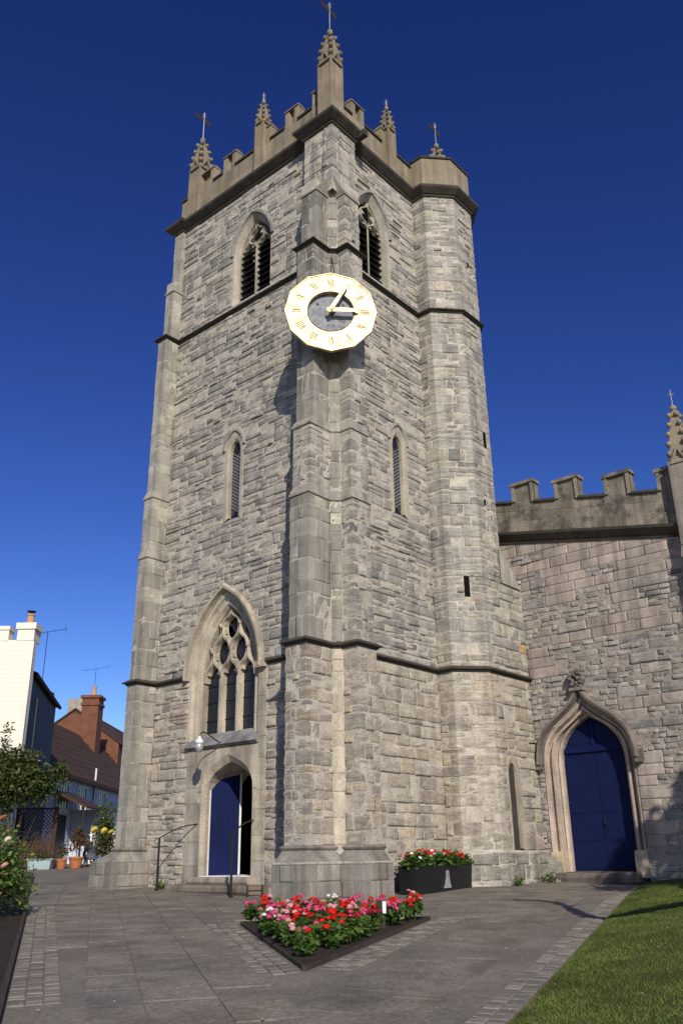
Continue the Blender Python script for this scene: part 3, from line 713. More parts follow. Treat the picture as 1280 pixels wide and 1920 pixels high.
for (ua, ub, lo, hi, cf) in ((4.85, 5.50, .3, 5.58, c_beige), (2.42, 2.85, .3, 5.58, c_beige)):
    z = lo
    while z < hi-.01:
        h = rng2.uniform(.38, .62); h = min(h, hi-z)
        if hi-z-h < .25: h = hi-z
        edge = 4.85 if ua > 4 else 2.85
        inn = half_at(O_DOOR, 3.85, z+h/2) if z+h/2 < 3.45 else 1.42
        cc = 3.85 if z+h/2 < 3.6 else 4.15
        wv = rng2.uniform(-.12, .1)
        if z+h > 2.52 and z+h/2 < 3.64: inn = 1.14
        a, b = (cc+inn+.01, ub+wv*.4) if ua > 4 else (ua-wv*.4, cc-inn-.01)
        if z+h/2 < 2.5 or z+h/2 > 3.64 or True:
            if b-a > .06:
                m = MB(); m.box(a+.004, b-.004, z+.004, z+h-.004, -.08, .012+rng2.uniform(-.004, .008), c_beige(rng2) if rng2.random() < .6 else c_low(rng2), fr=frW); m.build('jamb_stone', MS['ashlar'], DOOR)
        z += h
# rubble infill between dressed jambs and the coursed wall is closed by the mortar behind; leaf, frame and steps
lf = MB(); hinge = Vector((.24, 4.73)); dr = Vector((.93, -.37)).normalized(); nr = Vector((-dr.y*-1, 0))
nrm = Vector((dr.y, -dr.x))                     # towards the street
def leaf(u, z, d): p = hinge+dr*u+nrm*d; return (p.x, p.y, z)
prof = [(0, .5), (.80, .5), (.80, 3.22)]+[(.80-.80*k/6, 3.22-.62*(k/6)**1.7) for k in range(1, 7)]
lf.prism(prof, -.03, .03, leaf); DL = lf.build('door_leaf', MS['blue'], DOOR)
for k in range(1, 6):
    m = MB(); m.box(k*.14-.004, k*.14+.004, .52, 2.5+.1*k, .03, .036, fr=leaf); m.build('board_joint', MS['black'], DL)
m = MB(); m.box(.802, .86, .5, 3.2, -.035, .02, fr=leaf); m.build('door_edge', MS['white'], DL)
fj = MB(); fj.box(4.725, 4.75, .5, 2.6, -.25, -.21, fr=frW); fj.build('door_frame', MS['white'], DOOR)
fl = MB(); fl.box(0, 1.95, 2.9, 4.8, .2, .5); fl.build('floor', MS['ashlar'], DOOR)
stp = MB(); stp.prism([(-.02, .1), (.62, .1), (.66, .16), (.66, .24), (.61, .30), (-.02, .31)], 2.25, 5.35, lambda d, z, u: frW(u, z, d), (.21, .17, .13)); stp.build('step', MS['ashlar'], DOOR)
stp = MB(); stp.prism([(-.3, .29), (.22, .312), (.25, .36), (.25, .43), (.2, .47), (-.3, .49)], 2.75, 5.0, lambda d, z, u: frW(u, z, d), (.36, .31, .25)); stp.build('step', MS['ashlar'], DOOR)
# low facing stones under the dressed jambs
# --- belfry windows
def belfry(fr, c, half):
    w = MB(); b0 = 17.72
    outs = [(arch(c, half, 19.55, 21.0, 8, bottom=b0), .015), (arch(c, half-.03, 19.55, 20.96, 8, bottom=b0), -.03), (arch(c, half-.13, 19.55, 20.82, 8, bottom=b0), -.18), (arch(c, half-.16, 19.55, 20.78, 8, bottom=b0), -.75)]
    w.loft(rings_of(outs, fr), (.40, .36, .29)); W = w.build('belfry_window', MS['ashlar'], TW)
    hm = MB(); hm.sweep(arch(c, half+.03, 19.7, 21.06, 8), [(-.11, 0), (-.09, .07), (0, .07), (.02, 0)], fr, (.33, .31, .28)); hm.build('hood_mould', MS['ashlar'], W)
    hi = half-.13; T = MB(); B2_ = (.42, .38, .30)
    ribbon(T, [(c, 17.75), (c, 19.75)], .05, -.33, -.17, fr, B2_)
    for s in (-1, 1):
        ribbon(T, smooth_s(c, 19.7, c+s*hi*.5, 20.25), .045, -.33, -.17, fr, B2_); ribbon(T, smooth_s(c+s*hi, 19.7, c+s*hi*.5, 20.25), .045, -.33, -.17, fr, B2_)
        ribbon(T, smooth_s(c+s*hi*.5, 20.2, c+s*.02, 20.78), .045, -.33, -.17, fr, B2_)
        for e in (-1, 1):
            u, z = c+s*hi*.5+e*hi*.36, 19.92
            T.prism([(u+e*.05, z+.12), (u-e*.16, z-.08), (u+e*.05, z-.06)], -.29, -.20, fr, B2_)
        u = c+s*hi*.34; T.prism([(u+s*.08, 20.42), (u-s*.12, 20.28), (u+s*.08, 20.18)], -.29, -.20, fr, B2_)
    T.build('tracery', MS['ashlar'], W)
    for s in (-1, 1):
        for k in range(9):
            z = 17.82+k*.235; a, b = (c+.045, c+hi-.005) if s > 0 else (c-hi+.005, c-.045)
            m = MB(); m.prism([(-.22, z), (-.205, z-.03), (-.54, z+.22), (-.555, z+.25)], a, b, lambda d, zz, u: fr(u, zz, d)); m.build('louvre', MS['lead'], W)
    s = MB(); s.prism([(-.7, 17.86), (-.26, 17.8), (.04, 17.62), (.04, 17.58), (-.7, 17.58)], c-half+.02, c+half-.02, lambda d, z, u: fr(u, z, d), (.36, .33, .28)); s.build('sill', MS['ashlar'], W)
belfry(frW, 3.50, .88); belfry(frS, 1.95, .84)
# --- lancets
def lancet(fr, c, zs, za, zb, half=.40, depth=.13):
    w = MB(); hi = .21
    outs = [(arch(c, half, zs, za, 6, bottom=zb), .015), (arch(c, hi+.08, zs, za-.2, 6, bottom=zb+.03), .01), (arch(c, hi+.01, zs, za-.30, 6, bottom=zb+.12), -.03), (arch(c, hi, zs, za-.32, 6, bottom=zb+.15), -depth-.06)]
    w.loft(rings_of(outs, fr), (.42, .37, .29)); W = w.build('lancet_window', MS['ashlar'], TW)
    hm = MB(); hm.sweep(arch(c, half+.0, zs+.1, za+.03, 6), [(-.1, 0), (-.08, .06), (0, .06), (.02, 0)], fr, (.36, .33, .29)); hm.build('hood_mould', MS['ashlar'], W)
    g = MB(); g.prism(arch(c, hi+.02, zs, za-.3, 5, bottom=zb+.1), -depth-.03, -depth-.01, fr); g.build('pane', MS['glass'], W)
    l = MB(); n = 7
    for k in range(-4, 26):          # diagonal leading
        for s in (-1, 1):
            z = zb+.1+k*.11; p = [(c-hi, z), (c+hi, z+.3)] if s > 0 else [(c-hi, z+.3), (c+hi, z)]
            if min(p[0][1], p[1][1]) > zb+.1 and max(p[0][1], p[1][1]) < zs+.1: l.tube([fr(*p[0], -depth), fr(*p[1], -depth)], .008, 4)
    l.build('leading', MS['silver'], W)
    s = MB(); s.prism([(-depth-.05, zb+.16), (.02, zb-.02), (.02, zb-.08), (-depth-.05, zb-.08)], c-half, c+half, lambda d, z, u: fr(u, z, d), (.36, .33, .28)); s.build('sill', MS['ashlar'], W)
lancet(frW, 4.02, 12.35, 13.0, 10.1); lancet(frS, 2.84, 12.2, 12.85, 9.95)
# --- little lancet at the foot of the turret (south side)
frT = lambda u, z, d: (u, -1.2-d, z)
w = MB(); c = 5.88
w.loft(rings_of([(arch(c, .33, 2.95, 3.45, 6, bottom=1.0), .02), (arch(c, .30, 2.95, 3.40, 6, bottom=1.0), .018), (arch(c, .20, 2.95, 3.25, 6, bottom=1.05), -.03), (arch(c, .20, 2.95, 3.25, 6, bottom=1.05), -.16)], frT), (.44, .38, .29))
W = w.build('lancet_window', MS['ashlar'], TC)
g = MB(); g.prism(arch(c, .22, 2.95, 3.25, 5, bottom=1.0), -.14, -.10, frT, (.05, .044, .038)); g.build('blocking', MS['ashlar'], W)
g = MB(); g.prism([(-.4, 1.06), (.04, .98), (.04, .92), (-.4, .92)], c-.33, c+.33, lambda d, z, u: frT(u, z, d), (.3, .28, .24)); g.build('sill', MS['ashlar'], W)

# ------------------------------------------------------------------ clock
N2 = Vector((-1, -1, 0)).normalized(); U2 = Vector((1, -1, 0)).normalized(); Q = Vector((-.735, -.555, 14.82))
def frC(u, z, d): p = Q+U2*u+N2*d; return (p.x, p.y, p.z+z)
CK = empty('church_clock', (-.3, -.3, 13.6), 'large gilded twelve-sided clock with dark centre mounted across the tower corner', 'clock')
def ck(mb, name, mt, parent=CK, smooth=False):
    o = mb.build(name, mt, parent if parent is not CK else None, smooth)
    if parent is CK:
        o.parent = CK; o.matrix_parent_inverse = Matrix.Translation(-Vector(CK.location))
    return o
R = 1.27; ring = MB(); poly = [(R*cos(k*pi/6), R*sin(k*pi/6)) for k in range(12)]
inn = [(.60*R*.83*cos(k*pi/24), .60*R*.83*sin(k*pi/24)) for k in range(48)]
out48 = []
for k in range(48):
    a = k*pi/24; s = cos(pi/12)/cos((a % (pi/6))-pi/12); out48.append((R*s*cos(a), R*s*sin(a)))
ring.loft([[frC(u, z, -.12) for u, z in inn], [frC(u, z, .03) for u, z in inn], [frC(u*.97, z*.97, .03) for u, z in out48], [frC(u*.975, z*.975, .05) for u, z in out48], [frC(u, z, .05) for u, z in out48], [frC(u, z, -.06) for u, z in out48], [frC(u, z, -.06) for u, z in inn]], (1, 1, 1), True)
RG = ck(ring, 'dial_ring', MS['gold'])
m = MB(); m.prism([(.60*R*cos(k*pi/20), .60*R*sin(k*pi/20)) for k in range(40)], -.14, -.09, frC); ck(m, 'dial_centre', MS['dial'])
m = MB(); m.loft([[frC(q*.62*R*.83*cos(k*pi/20), q*.62*R*.83*sin(k*pi/20), d) for k in range(40)] for q, d in ((.97, .0), (.97, .045), (1.0, .045), (1.0, .0))], (1, 1, 1), True); ck(m, 'dial_rim', MS['brown'])
ROM = ['XII', 'I', 'II', 'III', 'IV', 'V', 'VI', 'VII', 'VIII', 'IX', 'X', 'XI']
for i, t in enumerate(ROM):
    a = pi/2-i*pi/6; wd = {'I': .05, 'V': .09, 'X': .10}; W = sum(wd[ch] for ch in t); x = -W/2; m = MB()
    def fn(u, z, d, a=a): rr = R*.74+z; return frC(rr*cos(a)+u*sin(a), rr*sin(a)-u*cos(a), d)
    def bar(x0, x1, w=.014): m.prism([(x0-w, -.12), (x0+w, -.12), (x1+w, .12), (x1-w, .12)], .028, .036, fn)
    for ch in t:
        cx = x+wd[ch]/2
        if ch == 'I': bar(cx, cx)
        elif ch == 'V': bar(cx, cx-.035); bar(cx, cx+.035, .008)
        else: bar(cx-.035, cx+.035, .008); bar(cx+.035, cx-.035)
        x += wd[ch]
    o = m.build('numeral', MS['numeral'], RG)
def hand(ang, L, w, d, tail=.12):
    m = MB(); ca, sa = cos(ang), sin(ang)
    f = lambda u, z, dd: frC(u*ca-z*sa, u*sa+z*ca, dd)
    m.prism([(-tail, -w*.7), (0, -w), (L*.85, -w*.75), (L, 0), (L*.85, w*.75), (0, w), (-tail, w*.7)], d, d+.02, f); ck(m, 'clock_hand', MS['gold'])
hand(radians(60), .98, .055, .16); hand(radians(-1), .80, .07, .12)
m = MB(); m.tube([frC(0, 0, -.1), frC(0, 0, .2)], .05, 10); ck(m, 'spindle', MS['gold'])
m = MB()
for u in (-.35, .35): m.tube([frC(u, .3, -.06), frC(u*.8, .3, -.6)], .03, 6); m.tube([frC(u, -.5, -.06), frC(u*.8, -.5, -.6)], .03, 6)
ck(m, 'bracket', MS['black'])
m = MB(); m.tube([frC(.1, R*.95, -.02), frC(.12, R+.25, -.2), (-.12, -.06, 17.3)], .016, 5); ck(m, 'cable', MS['black'])
# ------------------------------------------------------------------ south aisle
AI = empty('church_aisle', (XA, -1.3, .2), 'church aisle wall of mixed pinkish stone with raking battlements and blue arched door', 'church aisle')
def ai(mb, name, mt, parent=None, **k):
    if parent is None:
        o = mb.build(name, mt, None, **k); o.parent = AI; o.matrix_parent_inverse = Matrix.Translation(-Vector(AI.location)); return o
    return mb.build(name, mt, parent, **k)
rng = random.Random(21)
CY = -2.75
O_AD = ogee(CY, 1.32, 3.25, 4.95, 10, bottom=.15)
ztop_at = lambda y: 10.12+(y+.66)*.204           # underside of the raking cornice
loop = [(1.0, -.1), (-7.2, -.1), (-7.2, ztop_at(-7.2)+.3), (1.0, ztop_at(1.0)+.3)]
tri = tessellate_polygon([[Vector((u, z, 0)) for u, z in l] for l in (loop, O_AD)])
m = MB(); m.add([frA(u, z, -.012) for u, z in loop+O_AD], [tuple(t) for t in tri]); AW = ai(m, 'wall', MS['mortar_pink'])
m = MB(); m.loft([[(XA+.05, -7.2, z), (18, -7.2, z), (18, 1, z)] for z in (-.1, 9.0)]); m.add([(XA+.3, 1, 11.0), (XA+.3, -7.2, 9.3), (18, -7.2, 9.3), (18, 1, 11.0)], [(0, 1, 2, 3)]); ai(m, 'far_walls_and_roof', MS['mortar_dark'])
# ashlar with rubble patches; patches in (y from, y to, z from, z to)
PATCH = [(-2.0, -1.1, 8.1, 8.9), (-2.1, -1.2, 6.6, 8.0), (-3.9, -2.6, 7.3, 8.0), (-3.4, -2.6, 6.85, 7.3), (-4.4, -3.6, 8.4, 8.75), (-6.1, -5.1, 7.0, 8.0), (-6.1, -5.6, 8.3, 9.0), (-1.6, -1.1, 9.0, 9.6), (-3.1, -2.1, 6.0, 6.45)]
ASH = [(-2.1, -1.5, 5.6, 6.5), (-6.2, -2.2, 6.5, 6.95), (-5.0, -4.1, 4.2, 4.9), (-5.4, -3.9, 4.1, 4.35), (-1.75, -1.45, .9, 3.4), (-4.75, -4.25, 1.0, 3.3)]
def is_ash(y, z):
    for a, b, c, d in ASH:
        if a < y < b and c < z < d: return True
    if z > 6.75+.12*sin(y*3):
        for a, b, c, d in PATCH:
            if a < y < b and c < z < d: return False
        return True
    return False
Y0 = -.4
def blk_a(zb, zt):
    w = half_at(O_AD, CY, (zb+zt)/2); w = max(w, half_at(O_AD, CY, zb+.02)); y0 = Y0
    return [(y0-(CY+w)-.02, y0-(CY-w)+.02)] if w else []
apath = [(XA, Y0), (XA, -6.35)]; cumA, offA = prep(apath)
z = .15
while z < 10.1:
    h = rng.uniform(.26, .33); segs = [(0, 6.35+Y0)]
    for (p, q) in blk_a(z, z+h):
        ns = []
        for x, y in segs:
            if q <= x or p >= y: ns.append((x, y)); continue
            if p-x > .07: ns.append((x, p))
            if y-q > .07: ns.append((q, y))
        segs = ns
    for (x, y) in segs:
        p = x
        while p < y-1e-6:
            w = rng.uniform(.5, 1.1)
            if y-p < w*1.35: w = y-p
            ym = Y0-(p+w/2); zm = z+h/2
            lim = ztop_at(Y0-p-w)+.05
            if z < lim:
                zt = min(z+h, lim+.15)
                if is_ash(ym, zm): stone('P', apath, offA, cumA, p, p+w, z, zt, STYLES['ashlar'], c_pink(rng), rng, -.006)
                else:
                    k = 1 if rng.random() < .22 else 2
                    for a in range(k):
                        za, zb = z+(zt-z)*a/k, z+(zt-z)*(a+1)/k; s = p
                        while s < p+w-1e-6:
                            sw = rng.uniform(.16, .42) if k > 1 else w
                            if p+w-s < sw*1.3: sw = p+w-s
                            stone('R', apath, offA, cumA, s, s+sw, za, zb, STYLES['small'], c_small(rng), rng, .0); s += sw
            p += w
    z += h
flush_stones({'P': (AW, MS['ashlar']), 'R': (AW, MS['rubble'])})
# raking cornice and parapet
def rake(mb, y0, y1, prof, col):
    mb.loft([[frA(y, z+(y+.66)*.204, d) for d, z in prof] for y in (y0, y1)], col, True, True)
m = MB(); rake(m, .4, -6.4, [(-.1, 10.08), (.04, 10.09), (.06, 10.16), (.10, 10.18), (.24, 10.34), (.26, 10.42), (.10, 10.46), (-.1, 10.46)], (1, 1, 1)); ai(m, 'cornice', MS['string'])
def cpa(r):
    f = r.uniform(.7, 1.15); return (.25*f, .215*f, .17*f)
for (za, zb, d) in ((10.46, 10.82, .10), (10.82, 11.16, .05), (11.16, 11.44, .05)):
    y = .4
    while y > -6.25:
        w = rng.uniform(.7, 1.3)
        if y-w < -5.9: w = y+6.3
        m = MB(); m.loft([[frA(yy, z+(yy+.66)*.204, dd) for dd, z in ((-.3, za+.003), (d+rng.uniform(-.002, .004), za+.003), (d, zb-.003), (-.3, zb-.003))] for yy in (y-.003, y-w+.003)], cpa(rng), True, True)
        ai(m, 'parapet_stone', MS['apar']); y -= w
ml = [(-1.23, -1.99), (-2.71, -3.47), (-4.30, -5.08), (-5.86, -6.3)]; p = .4
for (a, b) in ml:
    m = MB(); rake(m, p, a, [(-.34, 11.44), (.12, 11.44), (.12, 11.5), (-.05, 11.58), (-.34, 11.52)], (.2, .17, .13)); ai(m, 'coping', MS['string']); p = b
    o = MB(); fr = frA; y0, y1 = a, b; zs = lambda y: (y+.66)*.204
    zt = 12.06+zs((a+b)/2)
    o.box(y0, y1, 11.44+zs(y1), zt, -.28, .04, cpa(rng), fr=fr)
    mo = ai(o, 'merlon', MS['apar'])
    e = MB()                                             # raised edge moulding round the merlon
    for (u0, u1, v0, v1) in ((y0-.0, y0-.1, 11.47+zs(y0), zt), (y1+.1, y1, 11.47+zs(y1), zt)): e.box(u0, u1, v0, v1, .0, .10, (.28, .245, .185), fr=fr)
    e.box(y0+.05, y1-.05, zt, zt+.1, -.31, .13, (.24, .21, .16), fr=fr); e.build('merlon_moulding', MS['apar'], mo)
# corner buttress and pinnacle
bt = MB(); BTP = [(XA, -6.36), (XA-.34, -6.36), (XA-.34, -7.05), (XA, -7.05)]
sheet(bt, BTP, -.1, 9.1); AB = ai(bt, 'buttress', MS['mortar_dark'])
AB_path = BTP
lay('AB', BTP, 0, 8.3, 'block', c_pink, rng)
flush_stones({'AB': (AB, MS['ashlar'])}, 60)
m = MB(); m.loft([[(x, y, z) for x, y in poff(BTP, o)] for z, o in ((8.25, -.02), (8.25, .06), (8.34, .06))]+[[(XA-.1, -6.38, 8.9), (XA-.30, -6.38, 8.9), (XA-.30, -7.0, 8.9), (XA-.1, -7.0, 8.9)]], (.3, .26, .22)); m.build('weathering', MS['ashlar'], AB)
for q in [1]:
    sh_ = MB(); sh_.box(XA-.38, XA+.2, -7.0, -6.34, 8.6, 11.05, (.30, .26, .22)); sh_.build('pinnacle_base', MS['ashlar'], AB)
    PN = pinnacle(XA-.1, -6.66, 11.0, .50, 11.15, 12.75, .55, rows=5, parent=AB)
# --- blue door with ogee surround
d = MB()
def mix_out(h, a, k):    # pointed outline, flattened ogee
    return fourc(CY, h, 3.25, a, 10, bottom=.3)
PK = (.45, .36, .29)
outs = [(ogee(CY, 1.32, 3.25, 4.95, 10, bottom=.3), .03), (ogee(CY, 1.27, 3.25, 4.90, 10, bottom=.3), .0), (ogee(CY, 1.245, 3.25, 4.86, 10, bottom=.3), -.16), (ogee(CY, 1.16, 3.25, 4.80, 10, bottom=.3, k=1.6), -.19),
        (ogee(CY, 1.14, 3.25, 4.76, 10, bottom=.3, k=1.9), -.08), (ogee(CY, 1.08, 3.25, 4.68, 10, bottom=.3, k=2.4), -.08), (fourc(CY, 1.05, 3.2, 4.60, 10, bottom=.3), -.28), (fourc(CY, 1.0, 3.2, 4.56, 10, bottom=.3), -.24), (fourc(CY, 0.95, 3.2, 4.51, 10, bottom=.3), -.30), (fourc(CY, 0.95, 3.2, 4.51, 10, bottom=.3), -.70)]
d.loft(rings_of(outs, frA), PK); AD = ai(d, 'doorway', MS['ashlar'])
hm = MB(); hp = ogee(CY, 1.36, 3.25, 5.12, 12); hm.sweep(hp, [(-.15, 0), (-.15, .1), (-.10, .21), (-.03, .19), (.0, .06), (.02, 0)], frA, (.20, .165, .14)); hm.build('hood_mould', MS['ashlar'], AD)
for s in (-1, 1):
    m = MB(); m.box(CY+s*1.36-.04, CY+s*1.62+.04, 3.12, 3.20, .0, .18, (.2, .17, .14), fr=frA); m.prism([(CY+s*1.36, 3.2), (CY+s*1.60, 3.2), (CY+s*1.60, 3.48), (CY+s*1.42, 3.36)], .0, .12, frA, (.16, .14, .12)); m.build('label_stop', MS['ashlar'], AD)
    m = MB(); m.prism([(-.3, .3), (.07, .3), (.07, .86), (.02, .95), (-.3, 1.0)], CY+s*1.02, CY+s*1.36, lambda dd, z, u: frA(u, z, dd), (.50, .41, .28)); m.build('jamb_base', MS['ashlar'], AD)
fi = MB(); fi.box(CY-.2, CY+.2, 5.16, 5.24, .0, .26, (.28, .24, .2), fr=frA)
r3 = random.Random(5)
for k in range(26):
    u, z = r3.uniform(-.2, .2), r3.uniform(.0, .48); sz = r3.uniform(.05, .09)
    fi.loft([[frA(CY+u*(1-.5*abs(z-.28)/.28)+sz*q*cos(t), 5.26+z+sz*q*sin(t), .04+dd) for t in [j*pi/3 for j in range(6)]] for q, dd in ((1, 0), (.95, .07+sz), (.4, .14+sz))], (.2, .175, .15), True, True)
fi.build('carved_finial', MS['ashlar'], AD)
m = MB(); m.prism(arch(CY, 1.2, 3.3, 4.7, 8, bottom=.2), -.80, -.72, frA); m.build('dark_backing', MS['dark'], AD)  # added unseen backing, keeps sky light from showing at the door head
dl = MB(); dl.prism(fourc(CY, .955, 3.2, 4.53, 10, bottom=.46), -.56, -.48, frA); DLF = dl.build('door', MS['bluep'], AD)
tb = MB(); tb.box(CY-.94, CY+.94, 3.55, 3.67, -.48, -.42, fr=frA); tb.box(CY-.94, CY+.94, 3.67, 3.71, -.48, -.45, fr=frA); tb.build('transom', MS['blue'], DLF)
tb = MB(); tb.box(CY-.05, CY+.05, 3.71, 4.46, -.48, -.44, fr=frA); tb.build('transom_mullion', MS['blue'], DLF)
for s in (-1, 1):
    pn = [(CY+s*.12, 3.79), (CY+s*.76, 3.79), (CY+s*.66, 3.98), (CY+s*.42, 4.22), (CY+s*.12, 4.38)]
    m = MB(); m.prism(pn, -.482, -.465, frA); m.build('panel', MS['bluep'], DLF)
    for (za, zb) in ((.52, 1.18), (1.22, 1.9), (1.94, 3.48)):
        a, b = sorted((CY+s*.02, CY+s*.92)); m = MB(); m.box(a+.012, b-.012, za+.01, zb-.01, -.481, -.468, fr=frA); m.build('panel', MS['bluep'], DLF)
m = MB(); m.box(CY-.12, CY-.06, 1.62, 1.74, -.47, -.42, fr=frA); m.build('lock', MS['black'], DLF)
m = MB(); m.prism([(-.6, .18), (.30, .18), (.33, .3), (.28, .42), (-.6, .46)], CY-1.15, CY+1.15, lambda dd, z, u: frA(u, z, dd), (.16, .13, .11)); m.build('step', MS['ashlar'], AD)
# battered mound of masonry at the foot of the wall beside the turret
m = MB(); m.loft([[frA(-1.32, .1, .0), frA(-1.32, .1, .55), frA(-1.34, .85, .06), frA(-1.34, .9, .0)], [frA(-1.75, .1, 0), frA(-1.75, .1, .4), frA(-1.7, .72, .05), frA(-1.7, .8, 0)]], (.27, .25, .2), True, True); ai(m, 'footing', MS['rubble'])

# ------------------------------------------------------------------ ground
gm = MB(); D_ = [-80, 0, 4, 8, 12, 16, 20, 24, 28, 32, 36, 40, 60, 900]; S_ = [-700, -60, -20, -10, 0, 10, 20, 60, 700]
V = []; F = []
for d_ in D_:
    for s_ in S_: V.append(tuple(ds(d_, s_)))
for i in range(len(D_)-1):
    for j in range(len(S_)-1): n = len(S_); F.append((i*n+j, i*n+j+1, (i+1)*n+j+1, (i+1)*n+j))
gm.add(V, F); G = gm.build('ground', MS['path']); G['kind'] = 'structure'
A_ = Vector((-4.8, -2.02)); B_ = Vector((-7.56, -6.06)); C_ = Vector((-2.45, -4.15))
E0 = Vector((-9.6, -9.76)); E1 = Vector((7.2, -3.80)); ED = (E1-E0).normalized(); EN = Vector((ED.y, -ED.x))   # lawn edge, EN into the lawn
K0 = Vector((-11.9, -6.9)); K1 = Vector((-5.35, 3.85)); KD = (K1-K0).normalized(); KN = Vector((-KD.y, KD.x))  # left garden kerb, KN into the garden
def side(p, a, d): q = p-a; return d.x*q.y-d.y*q.x
def tri_dist(p):
    """signed distance outside the wedge bed (negative inside)"""
    pts = [A_, B_, C_]; r = -9
    for i in range(3):
        a, b = pts[i], pts[(i+1) % 3]; t = (b-a).normalized(); n = Vector((t.y, -t.x)); r = max(r, n.dot(p-a))
    return r
def on_path(p, mrg=.3):
    if tri_dist(p) < .62: return False
    if EN.dot(p-E0) > -.55: return False
    if KN.dot(p-K0) > -.62 and KD.dot(p-K0) < (K1-K0).length+.2: return False
    if KN.dot(p-K0) > .5: return False
    x, y = p
    if x > -1.7 and y > -.2+(0) and x < 9 and y < 8.2 and not (x < -.75 and .95 < y < 6.7): return False
    if x > -.5 and y > -1.15 and x < 1.1: return False
    if x > 1.0 and y > -1.6: return False
    if x > 6.7: return False
    return True
# flagstones: two paths meeting at the point of the bed
rng = random.Random(11); flags = []
bis = Vector((cos(radians(38)), sin(radians(38))))
for az, sgn in ((56.0, 1), (20.0, -1)):
    dv = Vector((cos(radians(az)), sin(radians(az)))); nv = Vector((-dv.y, dv.x))
    v = -14
    while v < 14:
        rw = rng.uniform(.5, .75); u = -14+rng.random()
        while u < 22:
            wd = rng.uniform(.6, 1.1); c = B_+dv*(u+wd/2)+nv*(v+rw/2)
            dd = (c.x-CAM.x)*HV.x+(c.y-CAM.y)*HV.y; ss = (c.x-CAM.x)*SV.x+(c.y-CAM.y)*SV.y
            if 7.6 < dd < 27 and abs(ss) < .46*dd+1 and side(c, B_, bis)*sgn > 0 and on_path(c): flags.append((dd, c, dv, nv, wd, rw))
            u += wd
        v += rw
flags.sort(key=lambda f: f[0]); rest = MB()
for i, (dd, c, dv, nv, wd, rw) in enumerate(flags):
    g = .0045; a = wd/2-g; b = rw/2-g; f = rng.uniform(.92, 1.07); t = rng.random(); col = tuple(x*f for x in lerp3((.195, .173, .14), (.222, .193, .15), t))
    z0 = zg(c.x, c.y)+.012+rng.uniform(-.004, .004); V = []
    for (q, h) in ((1, -.02), (1, -.003), (.975, .0)):
        for (sx, sy) in ((-1, -1), (1, -1), (1, 1), (-1, 1)):
            o = dv*(sx*a*q)+nv*(sy*b*q); V.append((o.x, o.y, zg(c.x+o.x, c.y+o.y)-zg(c.x, c.y)+h))
    F = [(0, 1, 5, 4), (1, 2, 6, 5), (2, 3, 7, 6), (3, 0, 4, 7), (4, 5, 9, 8), (5, 6, 10, 9), (6, 7, 11, 10), (7, 4, 8, 11), (8, 9, 10, 11)]
    if i < 300:
        m = MB(); m.add(V, F, col); o = m.build('flagstone', MS['flag'], G, fixn=False); o.location = (c.x, c.y, z0)
    else: rest.add([(v[0]+c.x, v[1]+c.y, v[2]+z0) for v in V], F, col)
if rest.v: rest.build('far_flagstones', MS['flag'], G, kind='stuff', fixn=False)
# setts
def setts(name, p0, d, n, L, rows, w, sw=(.10, .19), col0=(.205, .182, .15), mb=None):
    """rows of setts from p0 along d, stacking towards n"""
    P = empty(name, (p0.x, p0.y, zg(p0.x, p0.y))); P['kind'] = 'structure'
    base = Vector((p0.x, p0.y, zg(p0.x, p0.y)))
    for r in range(rows):
        s = rng.uniform(0, .05)
        while s < L:
            k = rng.uniform(*sw); c = p0+d*(s+k/2)+n*(r*w+w/2); f = rng.uniform(.75, 1.3); a, b = k/2-.007, w/2-.006; h = rng.uniform(.008, .02)
            m = MB(); V = []
            for q, hh in ((1, -.03), (1, h-.008), (.86, h)):
                for sx, sy in ((-1, -1), (1, -1), (1, 1), (-1, 1)):
                    o = d*(sx*a*q)+n*(sy*b*q); V.append((o.x, o.y, hh+zg(c.x+o.x, c.y+o.y)-zg(c.x, c.y)))
            m.add(V, [(0, 1, 5, 4), (1, 2, 6, 5), (2, 3, 7, 6), (3, 0, 4, 7), (4, 5, 9, 8), (5, 6, 10, 9), (6, 7, 11, 10), (7, 4, 8, 11), (8, 9, 10, 11)], tuple(x*f for x in col0))
            o = m.build('sett', MS['sett'], P, fixn=False); o.location = Vector((c.x, c.y, zg(c.x, c.y)))-base; s += k
    return P
dl_ = (A_-B_).normalized(); nl = Vector((-dl_.y, dl_.x)); dr_ = (C_-B_).normalized(); nr_ = Vector((dr_.y, -dr_.x))
setts('sett_border', B_+nl*.10-dl_*.2, dl_, nl, (A_-B_).length+.4, 3, .16)
setts('sett_border', B_+nr_*.10+dr_*.1, dr_, nr_, (C_-B_).length+.3, 3, .15)
setts('sett_border', K0+KD*2-KN*.05, KD, -KN, (K1-K0).length-1.6, 3, .17)
setts('sett_border', E0-EN*.05, ED, -EN, 14.5, 2, .17)
